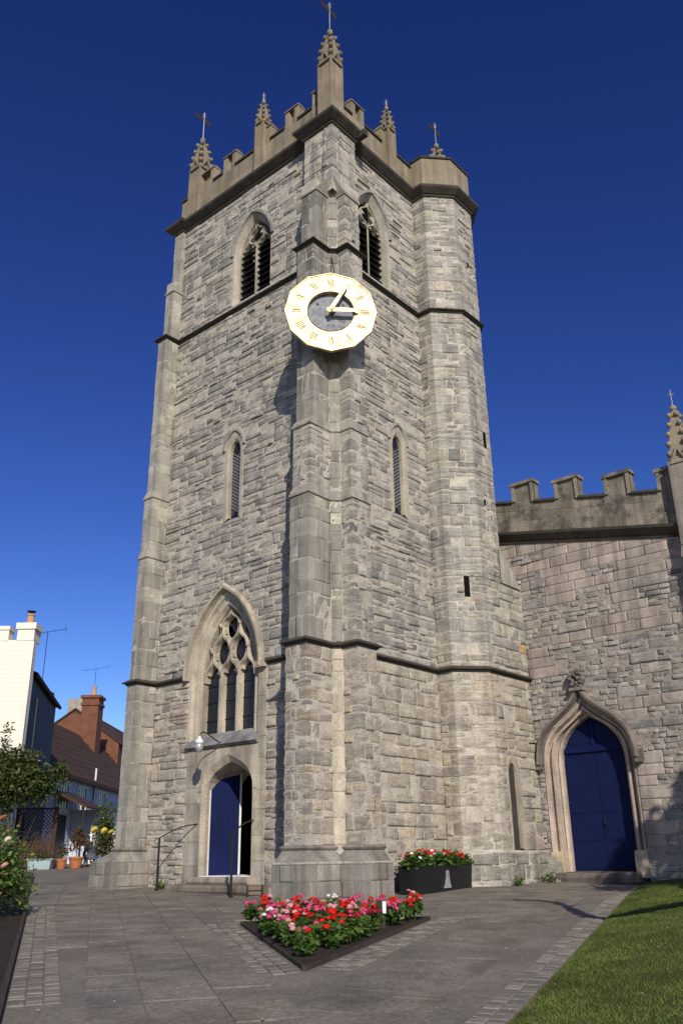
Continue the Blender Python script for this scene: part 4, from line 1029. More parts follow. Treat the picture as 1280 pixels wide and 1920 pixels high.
# ------------------------------------------------------------------ lawn
rng = random.Random(31)
def hl(u, v): return .02+.24*(1-math.exp(-max(v, 0)*.9))*min(1, max(0, (u+2)/6))+.02*sin(u*1.3)*min(1, v)
LU = [i*.6-2 for i in range(36)]; LV = [0, .08, .2, .4, .7, 1.1, 1.7, 2.5, 3.5, 5, 7, 10, 14]
V = []; F = []
for u in LU:
    for v in LV:
        p = E0+ED*u+EN*v; V.append((p.x, p.y, zg(p.x, p.y)+(hl(u, v) if v > 0 else -.02)))
n = len(LV)
for i in range(len(LU)-1):
    for j in range(n-1): F.append((i*n+j, i*n+j+1, (i+1)*n+j+1, (i+1)*n+j))
m = MB(); m.add(V, F); LW = m.build('lawn', MS['lawn'], smooth=True); LW['kind'] = 'structure'
nr = np.random.default_rng(5)
def np_mesh(name, verts, faces_n, cols, mt, parent=None, kind=None):
    """verts (N,k,3): N separate k-gons"""
    N, k, _ = verts.shape; me = bpy.data.meshes.new(name)
    me.vertices.add(N*k); me.vertices.foreach_set('co', verts.reshape(-1).astype(np.float32))
    me.loops.add(N*k); me.loops.foreach_set('vertex_index', np.arange(N*k, dtype=np.int32))
    me.polygons.add(N); me.polygons.foreach_set('loop_start', np.arange(0, N*k, k, dtype=np.int32))
    me.update(calc_edges=True)
    at = me.color_attributes.new('col', 'FLOAT_COLOR', 'POINT'); c4 = np.ones((N, k, 4), np.float32); c4[:, :, :3] = cols[:, None, :]; at.data.foreach_set('color', c4.reshape(-1))
    me.materials.append(mt)
    if parent == 'mesh': return me
    o = link(name, me, parent)
    if kind: o['kind'] = kind
    return o
NB = 190000
uu = nr.random(NB)**1.5*16-1.2; vv = nr.random(NB)**1.4*6.5+.005
px = E0.x+ED.x*uu+EN.x*vv; py = E0.y+ED.y*uu+EN.y*vv
dd = (px-CAM.x)*HV.x+(py-CAM.y)*HV.y; ss = (px-CAM.x)*SV.x+(py-CAM.y)*SV.y
ok = (dd > 6.5) & (ss < .46*dd+1) & (ss > -.45*dd); px, py, uu, vv, dd = px[ok], py[ok], uu[ok], vv[ok], dd[ok]; N = len(px)
hz = .02+.24*(1-np.exp(-vv*.9))*np.clip((uu+2)/6, 0, 1)+.02*np.sin(uu*1.3)*np.minimum(1, vv)
pz = .04*(np.clip(dd, 0, 40)-20)+hz-.005
a = nr.random(N)*2*pi; hh = .014+nr.random(N)*.024; wv = .003+.003*nr.random(N); ln = nr.normal(0, .02, (N, 2))
vt = np.zeros((N, 3, 3)); vt[:, 0] = np.stack([px-np.cos(a)*wv, py-np.sin(a)*wv, pz], 1); vt[:, 1] = np.stack([px+np.cos(a)*wv, py+np.sin(a)*wv, pz], 1); vt[:, 2] = np.stack([px+ln[:, 0], py+ln[:, 1], pz+hh], 1)
t = nr.random((N, 1)); gc = np.array([.092, .14, .024])*(1-t)+np.array([.185, .215, .052])*t; dry = nr.random(N) < .12; gc[dry] = (.26, .22, .10)
np_mesh('lawn_grass', vt, 3, gc, MS['grass'], kind='stuff')
bpy.data.objects['lawn_grass']['label'] = 'short mown green grass of the lawn'
# ------------------------------------------------------------------ foliage helpers
def leaf_quads(P, size, nrg, up=.4, wide=.6):
    """N kite-shaped leaves at P (N,3)"""
    N = len(P); d = nrg.normal(size=(N, 3)); d[:, 2] = d[:, 2]*.6-.15; d /= np.linalg.norm(d, axis=1)[:, None]
    n = nrg.normal(size=(N, 3)); n[:, 2] = np.abs(n[:, 2])+up; s = np.cross(d, n); s /= np.linalg.norm(s, axis=1)[:, None]+1e-9
    sz = size*(.6+.8*nrg.random(N)); v = np.zeros((N, 4, 3))
    v[:, 0] = P; v[:, 1] = P+d*(sz*.45)[:, None]+s*(sz*wide*.5)[:, None]; v[:, 2] = P+d*sz[:, None]; v[:, 3] = P+d*(sz*.45)[:, None]-s*(sz*wide*.5)[:, None]
    return v
def blob_pts(N, c, r, nrg, shell=.55):
    q = nrg.normal(size=(N, 3)); q /= np.linalg.norm(q, axis=1)[:, None]; k = shell+(1-shell)*nrg.random(N)
    return np.array(c)+q*(k[:, None])*np.array(r)
def cols(N, a, b, nrg, extra=None, p=0.0):
    t = nrg.random((N, 1)); c = np.array(a)*(1-t)+np.array(b)*t
    if extra is not None: k = nrg.random(N) < p; c[k] = extra
    return c
# ------------------------------------------------------------------ wedge flower bed
nr = np.random.default_rng(9); rng = random.Random(41)
BD = empty('flower_bed', (B_.x, B_.y, zg(B_.x, B_.y)), 'wedge-shaped flower bed edged with dark timber in front of the tower', 'flower bed')
def bd(mb, name, mt): o = mb.build(name, mt); o.parent = BD; o.matrix_parent_inverse = Matrix.Translation(-Vector(BD.location)); return o
m = MB(); pts = [A_, B_, C_]; m.add([(p.x, p.y, zg(p.x, p.y)+.06) for p in pts]+[((A_.x+B_.x+C_.x)/3, (A_.y+B_.y+C_.y)/3, zg(-4.9, -4.1)+.14)], [(0, 1, 3), (1, 2, 3), (2, 0, 3)]); bd(m, 'soil', MS['soil'])
for a, b in ((A_, B_), (B_, C_), (C_, A_)):
    t = (b-a).normalized(); n = Vector((t.y, -t.x)); m = MB(); L_ = (b-a).length; k = 0; m2 = []
    def P(u, o, h): q = a+t*u+n*o; return (q.x, q.y, zg(q.x, q.y)+h)
    V = [P(u, o, h) for u in (-.03, L_+.03) for (o, h) in ((-.032, -.02), (.032, -.02), (.032, .055), (-.032, .06))]
    m.add(V, [(0, 1, 2, 3), (4, 7, 6, 5), (0, 4, 5, 1), (1, 5, 6, 2), (2, 6, 7, 3), (3, 7, 4, 0)]); bd(m, 'timber_edging', MS['timber'])
FC = {'red': (.72, .018, .010), 'pink': (.70, .10, .22), 'pale pink': (.78, .38, .40), 'white': (.82, .78, .76), 'crimson': (.42, .02, .05)}
def head_mesh(col):
    N = 46; q = nr.normal(size=(N, 3)); q /= np.linalg.norm(q, axis=1)[:, None]; q[:, 2] = np.abs(q[:, 2])*.9-.15; P = q*np.array([.042, .042, .036])
    v = np.zeros((N, 4, 3)); a = nr.normal(size=(N, 3)); s = np.cross(q, a); s /= np.linalg.norm(s, axis=1)[:, None]; t = np.cross(q, s); e = .017*(.8+.5*nr.random(N))[:, None]
    v[:, 0] = P-s*e; v[:, 1] = P-t*e+q*.006; v[:, 2] = P+s*e+q*.004; v[:, 3] = P+t*e
    return np_mesh('flower_head', v, 4, np.array(col)*(.75+.45*nr.random((N, 1))), MS['petal'], 'mesh')
HEADS = {k: [head_mesh(c) for _ in range(2)] for k, c in FC.items()}
def ger_mesh(h=.30, r=.2, N=190, a=(.045, .105, .016), b=(.12, .19, .04)):
    P = blob_pts(N, (0, 0, h*.52), (r, r, h*.5), nr, .35); P[:, 2] = np.maximum(P[:, 2], .01)
    v = leaf_quads(P, .075, nr, up=1.2, wide=1.05); c = cols(N, a, b, nr, (.16, .10, .03), .03)
    return np_mesh('foliage', v, 4, c, MS['leaf'], 'mesh')
GER = [ger_mesh() for _ in range(5)]
def stem_mesh():
    m = MB()
    for k in range(5): m.tube([(0, 0, 0), (.1*cos(k*1.26), .1*sin(k*1.26), .22)], .005, 4, (.06, .1, .02))
    o = m.build('stem', MS['leaf']); me = o.data; bpy.data.objects.remove(o); return me
STEM = stem_mesh()
def geranium(x, y, z, color, sc, label, group, nh):
    r = empty('geranium', (x, y, z), label, 'geranium', group); r.rotation_euler = (0, 0, rng.random()*6.28)
    link('foliage', rng.choice(GER), r, (0, 0, 0), None, [sc]*3); link('stem', STEM, r, (0, 0, 0), None, [sc]*3)
    for k in range(nh):
        a = rng.random()*6.28; q = rng.uniform(.03, .19)*sc; s = rng.uniform(.65, 1.12)
        link('flower_head', rng.choice(HEADS[color]), r, (q*cos(a), q*sin(a), sc*(.30+rng.uniform(-.02, .10)-q*.35)), (0, 0, a), [s]*3)
placed = []; tries = 0
while len(placed) < 92 and tries < 9000:
    tries += 1; u, v = rng.random(), rng.random()
    if u+v > 1: u, v = 1-u, 1-v
    p = B_+(A_-B_)*u+(C_-B_)*v
    if tri_dist(p) > -.09 or any((p-q).length < .30 for q in placed): continue
    if (p-Vector((-4.34, -4.63))).length < .2: continue
    placed.append(p)
def where(p):
    if (p-Vector((-4.34, -4.63))).length < .6: return 'next to the label stake'
    if (p-B_).length < 1.5: return 'at the pointed near end'
    a = nl.dot(p-B_); b = nr_.dot(p-B_); t = (C_-A_).normalized(); k = abs(Vector((-t.y, t.x)).dot(p-A_))
    if a > -.45: return 'by the left timber edge'+('' if (p-B_).length < 3 else ', far half')
    if b > -.45: return 'by the right timber edge'+('' if (p-B_).length < 3 else ', far half')
    if k < .55: return 'in the back row on the %s' % ('left' if (p-A_).length < (p-C_).length else 'right')
    return 'in the middle of the %s half' % ('near' if (p-B_).length < 3 else 'far')
for p in placed:
    bk = ((p-B_).length)/5.5; k = rng.random()
    c = 'red' if k < .38 else 'pink' if k < .66 else 'pale pink' if k < .80 else 'crimson' if k < .94 else 'white'
    front = bk < .45
    geranium(p.x, p.y, zg(p.x, p.y)+.09, c, rng.uniform(.72, 1.02)*(.88+.18*min(1, bk)), 'geranium with %s flowers in the wedge bed, %s' % (c, where(p)), 'geraniums in the wedge bed', (rng.choice((1, 1, 2, 2)) if front else rng.choice((4, 5, 6, 7))))
# label stake
LS = empty('label_stake', (-4.34, -4.63, zg(-4.34, -4.63)), 'short wooden stake with white tag among the bed geraniums', 'stake')
m = MB(); m.box(-.05, .05, -.035, .035, 0, .46); m.build('post', MS['timber'], LS)
m = MB(); t = Matrix.Rotation(YAW-pi/2, 3, 'Z'); m.add([tuple(t @ Vector(p)) for p in ((.02, -.062, .28), (.075, -.062, .28), (.075, -.062, .45), (.02, -.062, .45), (.02, -.05, .28), (.075, -.05, .28), (.075, -.05, .45), (.02, -.05, .45))], [(0, 1, 2, 3), (4, 7, 6, 5), (0, 4, 5, 1), (1, 5, 6, 2), (2, 6, 7, 3), (3, 7, 4, 0)]); m.build('tag', MS['white'], LS)
# ------------------------------------------------------------------ black trough planter with bell emblem
TP0 = Vector((1.42, -1.02)); TD = Vector((2.86, .28)).normalized(); TN = Vector((TD.y, -TD.x)); TL = 2.75
TZ = zg(2.6, -.9)
PL = empty('planter', (TP0.x, TP0.y, TZ), 'long black trough planter with a silver bell emblem by the tower wall', 'planter')
def frP(u, z, d): return (TD.x*u+TN.x*d, TD.y*u+TN.y*d, z)
m = MB()
m.loft([[frP(u, z, d) for u, d in ((q0, d0), (q1, d0), (q1, d1), (q0, d1))] for z, q0, q1, d0, d1 in ((-.06, .03, TL-.03, -.42, -.0), (.56, 0, TL, -.45, .03), (.58, 0, TL, -.45, .03), (.58, .03, TL-.03, -.42, .0), (.5, .03, TL-.03, -.42, .0))], (1, 1, 1), True, True); m.build('trough', MS['black'], PL)
m = MB(); m.box(.03, TL-.03, .46, .52, -.42, .0, fr=frP); m.build('soil', MS['soil'], PL)
bell = [(-.035, .47), (-.055, .42), (-.065, .30), (-.09, .18), (-.13, .11), (-.14, .08), (.14, .08), (.13, .11), (.09, .18), (.065, .30), (.055, .42), (.035, .47)]
m = MB(); m.prism([(1.48+u, z) for u, z in bell], .005, .045, frP); m.build('bell_emblem', MS['silver'], PL)
for k in range(18):
    u = .12+k*(TL-.24)/17; p = frP(u, .5, -.2+rng.uniform(-.12, .12)); kk = rng.random()
    c = 'red' if kk < .48 else 'pale pink' if kk < .68 else 'white' if kk < .86 else 'pink'
    geranium(TP0.x+p[0], TP0.y+p[1], TZ+.5, c, rng.uniform(1.0, 1.35), 'geranium with %s flowers in the black trough, %s' % (c, 'near its buttress end' if k < 6 else 'around its bell emblem' if k < 12 else 'near its turret end'), 'geraniums in the black trough', rng.choice((2, 3, 3, 4)))
# ------------------------------------------------------------------ ironwork and lamp at the west door
def rail(name, px, py, label, tip, top=1.42):
    g = zg(px, py); r = empty(name, (px, py, g), label, 'handrail')
    m = MB(); m.tube([(0, 0, 0), (0, 0, top-g)], .028, 8); m.tube([(0, 0, 0), (0, 0, .05)], .05, 8); m.build('post', MS['black'], r)
    m = MB(); e = Vector((tip[0]-px, tip[1]-py, tip[2]-g)); s = Vector((0, 0, top-g)); pts = []
    for k in range(9): t = k/8; pts.append(s+(e-s)*t+Vector((0, 0, .07*sin(pi*t))))
    m.tube(pts, .018, 6); m.build('rail', MS['black'], r)
    m = MB(); d = Vector((e.x, e.y, 0)).normalized(); m.tube([s+Vector((0, 0, -.07))+(-d)*(.06+.06*cos(a))*1.0+Vector((0, 0, .065*sin(a))) for a in [k*pi/5 for k in range(11)]], .009, 5); m.build('scroll', MS['black'], r)
rail('handrail', -.85, 5.42, 'black iron handrail left of the tower door, its post on the path', (.0, 4.93, 1.76)); rail('handrail', -1.25, 2.2, 'black iron handrail right of the tower door', (.0, 2.82, 1.78))
BS = empty('boot_scraper', (-.95, 1.98, zg(-.95, 1.98)), 'small black iron boot scraper beside the tower door steps', 'boot scraper')
for u in (0, .3):
    m = MB(); m.tube([(u, -u*.6, 0), (u, -u*.6, .26)], [.03, .016], 6); m.build('post', MS['black'], BS)
m = MB(); m.tube([(0, 0, .14), (.3, -.18, .14)], .014, 5); m.build('blade', MS['black'], BS)
LP = empty('wall_lamp', (0, 4.05, 3.72), 'white swan-neck lamp hanging over the tower door', 'lamp')
m = MB(); pts = [(0, 0, 0), (-.3, .0, .10), (-.55, 0, .22), (-.7, 0, .26), (-.8, 0, .2), (-.82, 0, .08)]; m.tube(pts, .016, 6); m.tube([(.02, 0, 0), (-.05, 0, 0)], .07, 8); m.build('arm', MS['black'], LP)
m = MB(); m.loft([[(-.82+r*cos(t), r*sin(t), z) for t in [k*pi/6 for k in range(12)]] for z, r in ((.14, .03), (.08, .05), (.03, .10), (-.04, .125))], (1, 1, 1), True, True); m.build('shade', MS['bulb'], LP, smooth=True)
m = MB(); m.loft([[(-.82+r*cos(t), r*sin(t), z) for t in [k*pi/6 for k in range(12)]] for z, r in ((-.05, .10), (-.10, .11), (-.18, .10), (-.25, .06), (-.27, .02))], (1, 1, 1), True, True); m.build('globe', MS['silver'], LP, smooth=True)
# ------------------------------------------------------------------ left garden: kerb, soil, roses
m = MB(); V = []; F = []
us = [i*1.0 for i in range(0, 26)]; vs2 = [0, .3, 1, 2, 4, 8]
for u in us:
    for v in vs2:
        p = K0+KD*u+KN*v; V.append((p.x, p.y, zg(p.x, p.y)+.02+.05*min(1, v)))
for i in range(len(us)-1):
    for j in range(5): F.append((i*6+j, i*6+j+1, (i+1)*6+j+1, (i+1)*6+j))
m.add(V, F); o = m.build('garden_soil', MS['soil'], smooth=True); o['kind'] = 'structure'
m = MB(); L_ = (K1-K0).length
V = []
for u in np.linspace(0, L_, 10):
    for (o_, h) in ((-.03, -.02), (-.03, .075), (.03, .085), (.03, -.02)): p = K0+KD*u+KN*o_; V.append((p.x, p.y, zg(p.x, p.y)+h))
m.add(V, [(i*4+j, i*4+(j+1) % 4, (i+1)*4+(j+1) % 4, (i+1)*4+j) for i in range(9) for j in range(4)]+[(0, 1, 2, 3), (36, 39, 38, 37)]); o = m.build('garden_kerb', MS['timber']); o['kind'] = 'structure'
def shrub(name, base, blobs, N, size, ca, cb, label, cat, flowers=None, fl=(), stems=6, extra=None, p=0, group=None, up=.4, wide=.6):
    r = empty(name, base, label, cat, group); allP = []
    tot = sum(b[3]*b[4]*b[5] for b in blobs)
    for (x, y, z, rx, ry, rz) in blobs:
        n = max(20, int(N*rx*ry*rz/tot)); allP.append(blob_pts(n, (x, y, z), (rx, ry, rz), nr, .25))
    P = np.concatenate(allP); P = P+nr.normal(0, size*.5, P.shape); P[:, 2] = np.maximum(P[:, 2], .03)
    np_mesh('crown', leaf_quads(P, size, nr, up, wide), 4, cols(len(P), ca, cb, nr, extra, p), MS['leaf'], r)
    m = MB()
    for k in range(stems):
        b = blobs[k % len(blobs)]; t = Vector((b[0], b[1], b[2]))+Vector((rng.uniform(-.5, .5)*b[3], rng.uniform(-.5, .5)*b[4], rng.uniform(0, .6)*b[5])); s = Vector((rng.uniform(-.12, .12), rng.uniform(-.12, .12), 0))
        m.tube([s, s+(t-s)*.5+Vector((rng.uniform(-.1, .1), rng.uniform(-.1, .1), .05)), t], [.022, .015, .006], 5)
    m.build('stems', MS['bark'], r)
    for (x, y, z, s, c) in fl: link('flower_head', HEADS_ROSE[c], r, (x, y, z), (rng.random(), rng.random(), rng.random()*6), [s]*3)
    return r
def rose_mesh(col):
    V = []; C = []
    for k in range(5):
        rr = .012+.010*k; n = 5+k
        for j in range(n):
            a = 2*pi*j/n+k*.5; b = a+2*pi/n*1.1; z0 = -.012; z1 = .045-.008*k; V.append([(rr*.6*cos(a), rr*.6*sin(a), z0), (rr*.6*cos(b), rr*.6*sin(b), z0), (rr*1.25*cos(b), rr*1.25*sin(b), z1), (rr*1.25*cos(a), rr*1.25*sin(a), z1)]); C.append(np.array(col)*(.7+.08*k))
    return np_mesh('flower_head', np.array(V), 4, np.array(C), MS['petal'], 'mesh')
HEADS_ROSE = {'peach': rose_mesh((.80, .45, .34)), 'orange': rose_mesh((.75, .32, .10)), 'cream': rose_mesh((.80, .72, .50)), 'yellow': rose_mesh((.8, .62, .10)), 'white': rose_mesh((.85, .82, .78)), 'pink': rose_mesh((.8, .25, .30)), 'red': rose_mesh((.6, .03, .04))}
def rel(base, d, s, z): p = ds(d, s, z); return tuple(p-Vector(base))
# rose bushes (nearest first)
b0 = ds(17.6, -6.75)
shrub('rose_bush', b0, [(0, 0, .95, .75, .75, .75), rel(b0, 17.0, -6.5, .75)+(.55, .55, .6), rel(b0, 17.8, -6.3, .45)+(.45, .45, .5), rel(b0, 18, -7.4, 1.3)+(.6, .6, .5), rel(b0, 16.6, -6.5, .35)+(.4, .4, .35)], 6500, .085, (.035, .085, .014), (.17, .25, .05), 'near leafy rose bush with peach blooms at the left edge', 'rose bush',
      fl=[rel(b0, 16.4, -6.35, 1.02)+(1.15, 'peach'), rel(b0, 16.2, -5.92, .82)+(1.15, 'peach'), rel(b0, 16.3, -6.4, .66)+(1.0, 'orange'), rel(b0, 16.6, -6.42, 1.5)+(1.2, 'peach'), rel(b0, 16.7, -6.1, 1.25)+(1.1, 'cream'), rel(b0, 16.3, -6.0, .35)+(1.0, 'peach'), rel(b0, 16.9, -6.3, 1.65)+(.9, 'orange')], stems=9, extra=(.20, .21, .06), p=.1, up=.8)
b1 = ds(15.2, -6.35)
shrub('rose_bush', b1, [(0, 0, .35, .55, .55, .42), (.3, -.3, .2, .4, .4, .25)], 1500, .07, (.02, .05, .012), (.09, .13, .03), 'low dark rose bush on bare soil in the left corner', 'rose bush', fl=[(.1, -.3, .6, 1.1, 'pink')], stems=6)
for q, (d_, s_, lb) in enumerate(((12.4, -5.6, 'low rose bush by the kerb nearest the viewer'), (13.2, -7.4, 'low rose bush out in the garden soil, away from the kerb'), (20.5, -8.9, 'mid height rose bush between the near and the tall bushes'))):
    bq = ds(d_, s_); shrub('rose_bush', bq, [(0, 0, .35, .45, .45, .38), (.25, -.2, .25, .35, .35, .25)], 900, .07, (.03, .07, .012), (.12, .17, .035), lb, 'rose bush', fl=[(.1, -.3, .6, .9, ('pink', 'cream', 'peach')[q])], stems=6)
b2 = ds(23.5, -9.3)
shrub('rose_bush', b2, [(0, 0, 1.2, .9, .9, .7), rel(b2, 23, -8.9, .8)+(.6, .6, .6), rel(b2, 23.5, -9.6, 2.0)+(.7, .7, .6)], 2600, .09, (.02, .05, .010), (.10, .15, .03), 'tall rose bush with cream blooms behind the near bush', 'rose bush', fl=[rel(b2, 22.5, -8.9, 2.1)+(1.6, 'cream'), rel(b2, 22.6, -8.5, 1.9)+(1.15, 'peach'), rel(b2, 22.4, -8.4, 1.5)+(1.0, 'orange'), rel(b2, 22.5, -8.3, 1.1)+(1.3, 'peach'), rel(b2, 22.5, -9.0, 1.7)+(1.5, 'yellow')], stems=8, up=.8)
b3_ = ds(35.3, -12.7)
k_ = 35.3/31.0
def rc(d, s_, z): return rel(b3_, d*k_, s_*k_, .85+(z-.85)*k_)
shrub('climbing_shrub', b3_, [rc(30.5, -11.5, 3.6)+(1.14, 1.14, 1.21), rc(30.3, -10.8, 3.4)+(1.06, 0.99, 0.99), rc(30.5, -10.2, 3.3)+(0.71, 0.71, 0.78), rc(30.8, -11.75, 4.9)+(0.23, 0.23, 0.78), rc(31, -12.2, 4.2)+(0.71, 0.71, 0.57), rc(30.5, -11.0, 4.2)+(0.78, 0.71, 0.43), rc(31.2, -9.9, 3.75)+(0.54, 0.43, 0.50), rc(30.5, -11.9, 2.6)+(0.85, 0.85, 0.85)], 13000, .14, (.022, .045, .012), (.11, .14, .035), 'tall dark climber with rusty patch over the trellis', 'climber', extra=(.11, .07, .025), p=.06, stems=10,
      fl=[rc(29.7, -11.7, 4.45)+(1.0, 'white'), rc(29.7, -11.2, 4.4)+(1.0, 'white'), rc(29.8, -11.3, 3.9)+(.9, 'white'), rc(29.6, -10.1, 4.0)+(.8, 'white')])
# shrubs past the porch
bs = ds(40.5, -10.55)
shrub('garden_shrub', bs, [(0, 0, 1.9, .55, .55, .75), (.1, .2, 1.4, .6, .6, .5)], 1500, .11, (.03, .07, .012), (.12, .17, .03), 'rounded green shrub by the pale blue cottage wall', 'shrub')
bs = ds(38.6, -10.0)
shrub('garden_shrub', bs, [(0, 0, .8, .7, .6, .55), (-.3, .2, .6, .5, .5, .45)], 1500, .10, (.035, .06, .012), (.14, .14, .03), 'low bushy shrub with yellow blooms beside the tower corner', 'shrub', fl=[rel(bs, 38.0, -9.95, 2.05)+(2.4, 'yellow'), rel(bs, 38.0, -10.35, 2.1)+(2.4, 'yellow'), rel(bs, 38.1, -9.7, 2.0)+(2.2, 'yellow'), rel(bs, 38, -10.5, 1.0)+(1.6, 'red'), rel(bs, 38, -10.4, .85)+(1.8, 'pink')])
# weeds rooted at the foot of the walls
for (x, y, sz, lb) in ((6.6, -1.62, .22, 'green weed growing at the left end of the blue door step'), (5.2, -1.5, .13, 'small weed at the foot of the turret'), (3.7, -.35, .12, 'tiny weed between trough and turret'), (-.35, 5.9, .14, 'small weed beside the left handrail of the tower door')):
    shrub('weed', (x, y, zg(x, y)), [(0, 0, sz*.6, sz, sz, sz*.6)], 130, .07, (.04, .09, .015), (.14, .19, .04), lb, 'weed', stems=3)
# ------------------------------------------------------------------ trellis fence
TR = empty('trellis_fence', ds(36.3, -12.1), 'brown diagonal lattice trellis panel under the dark climber', 'trellis')
frX = lambda u, z, d: tuple(ds(36.3-d, -13.0+u*1.1, .68+(z-.65)*1.06)-Vector(TR.location))
for u in (0, 1.35, 1.42+.0):
    m = MB(); m.box(u-.04, u+.04, .65, 2.78, -.04, .04, fr=frX); m.build('post', MS['fence'], TR)
for z in (1.55, 2.72):
    m = MB(); m.box(.04, 1.31, z-.03, z+.03, -.03, .03, fr=frX); m.build('rail', MS['fence'], TR)
for k in range(18):
    for s in (-1, 1):
        u = -1.1+k*.14; a = (u, 1.58) if s > 0 else (u+1.1, 1.58); b = (u+1.1, 2.69) if s > 0 else (u, 2.69)
        (x0, z0), (x1, z1) = a, b
        def clip(x0, z0, x1, z1):
            dx = x1-x0; t0, t1 = 0, 1
            for lo in (.04,):
                pass
            ts = sorted([(.04-x0)/dx, (1.31-x0)/dx]); t0 = max(0, ts[0]); t1 = min(1, ts[1]); return t0, t1
        t0, t1 = clip(x0, z0, x1, z1)
        if t1-t0 > .05:
            m = MB(); m.sweep([(x0+(x1-x0)*t0, z0+(z1-z0)*t0), (x0+(x1-x0)*t1, z0+(z1-z0)*t1)], [(-.014, -.012+.012*s), (-.014, .0+.012*s), (.014, .0+.012*s), (.014, -.012+.012*s)], frX); m.build('lath', MS['fence'], TR)
for k in range(9):
    m = MB(); m.box(.06+k*.139, .06+k*.139+.125, .68, 1.51, -.012, .012, fr=frX); m.build('board', MS['fence'], TR)
# ------------------------------------------------------------------ pots and trough by the porch
def pot(x, y, r, h, label, mt='terracotta', name='flower_pot', plant=None):
    g = zg(x, y); o = empty(name, (x, y, g), label, 'flower pot')
    m = MB(); m.loft([[(q*cos(t), q*sin(t), z) for t in [k*pi/7 for k in range(14)]] for z, q in ((0, r*.72), (h*.8, r*.95), (h*.8, r*1.06), (h, r*1.08), (h, r*.95), (h*.85, r*.9))], (1, 1, 1), True, True); m.build('pot_body', MS[mt], o, smooth=False)
    if plant:
        hh, rr, ca, cb, ex, n = plant; P = blob_pts(n, (0, 0, h+hh*.55), (rr, rr, hh*.5), nr, .3); np_mesh('foliage', leaf_quads(P, .12, nr), 4, cols(n, ca, cb, nr, ex, .25), MS['leaf'], o)
        m = MB(); m.tube([(0, 0, h*.8), (.02, 0, h+hh*.5)], .015, 5); m.build('stem', MS['bark'], o)
p = ds(36.2, -11.05); pot(p.x, p.y, .2, .36, 'small bright terracotta pot next to the pale trough', plant=(.5, .2, (.05, .08, .02), (.14, .14, .03), (.3, .05, .04), 120))
p = ds(36.4, -10.55); pot(p.x, p.y, .28, .42, 'wide brown terracotta pot with reddish leafy plant by the porch', plant=(1.15, .42, (.05, .07, .02), (.13, .11, .03), (.22, .03, .02), 420))
p = ds(35.9, -11.75); TG = empty('pale_trough', p, 'pale grey plastic trough planter below the trellis', 'trough')
frG = lambda u, z, d: tuple(HV*(-d)+SV*u+Vector((0, 0, z)))
m = MB(); m.loft([[frG(u, z, d) for u, d in ((-q, -.2), (q, -.2), (q, .2), (-q, .2))] for z, q in ((0, .40), (.33, .45), (.33, .49), (.39, .49), (.39, .44), (.3, .43))], (1, 1, 1), True, True); m.build('trough_body', MS['plastic'], TG)
n = 160; P = blob_pts(n, (0, 0, .5), (.45, .45, .2), nr, .2); np_mesh('foliage', leaf_quads(P, .1, nr), 4, cols(n, (.03, .05, .01), (.08, .09, .02), nr), MS['leaf'], TG)
p = ds(37.6, -9.98); m = MB(); m.loft([[(q*cos(t), q*.7*sin(t), z) for t in [k*pi/5 for k in range(10)]] for z, q in ((0, .2), (.12, .26), (.24, .2), (.34, .08), (.36, .02))], (1, 1, 1), True, True)
o = m.build('blue_bag', MS['bluebag']); o.location = p; o.rotation_euler = (.1, .25, .5); props(o, 'bright blue plastic bag lying by the tower corner', 'bag')
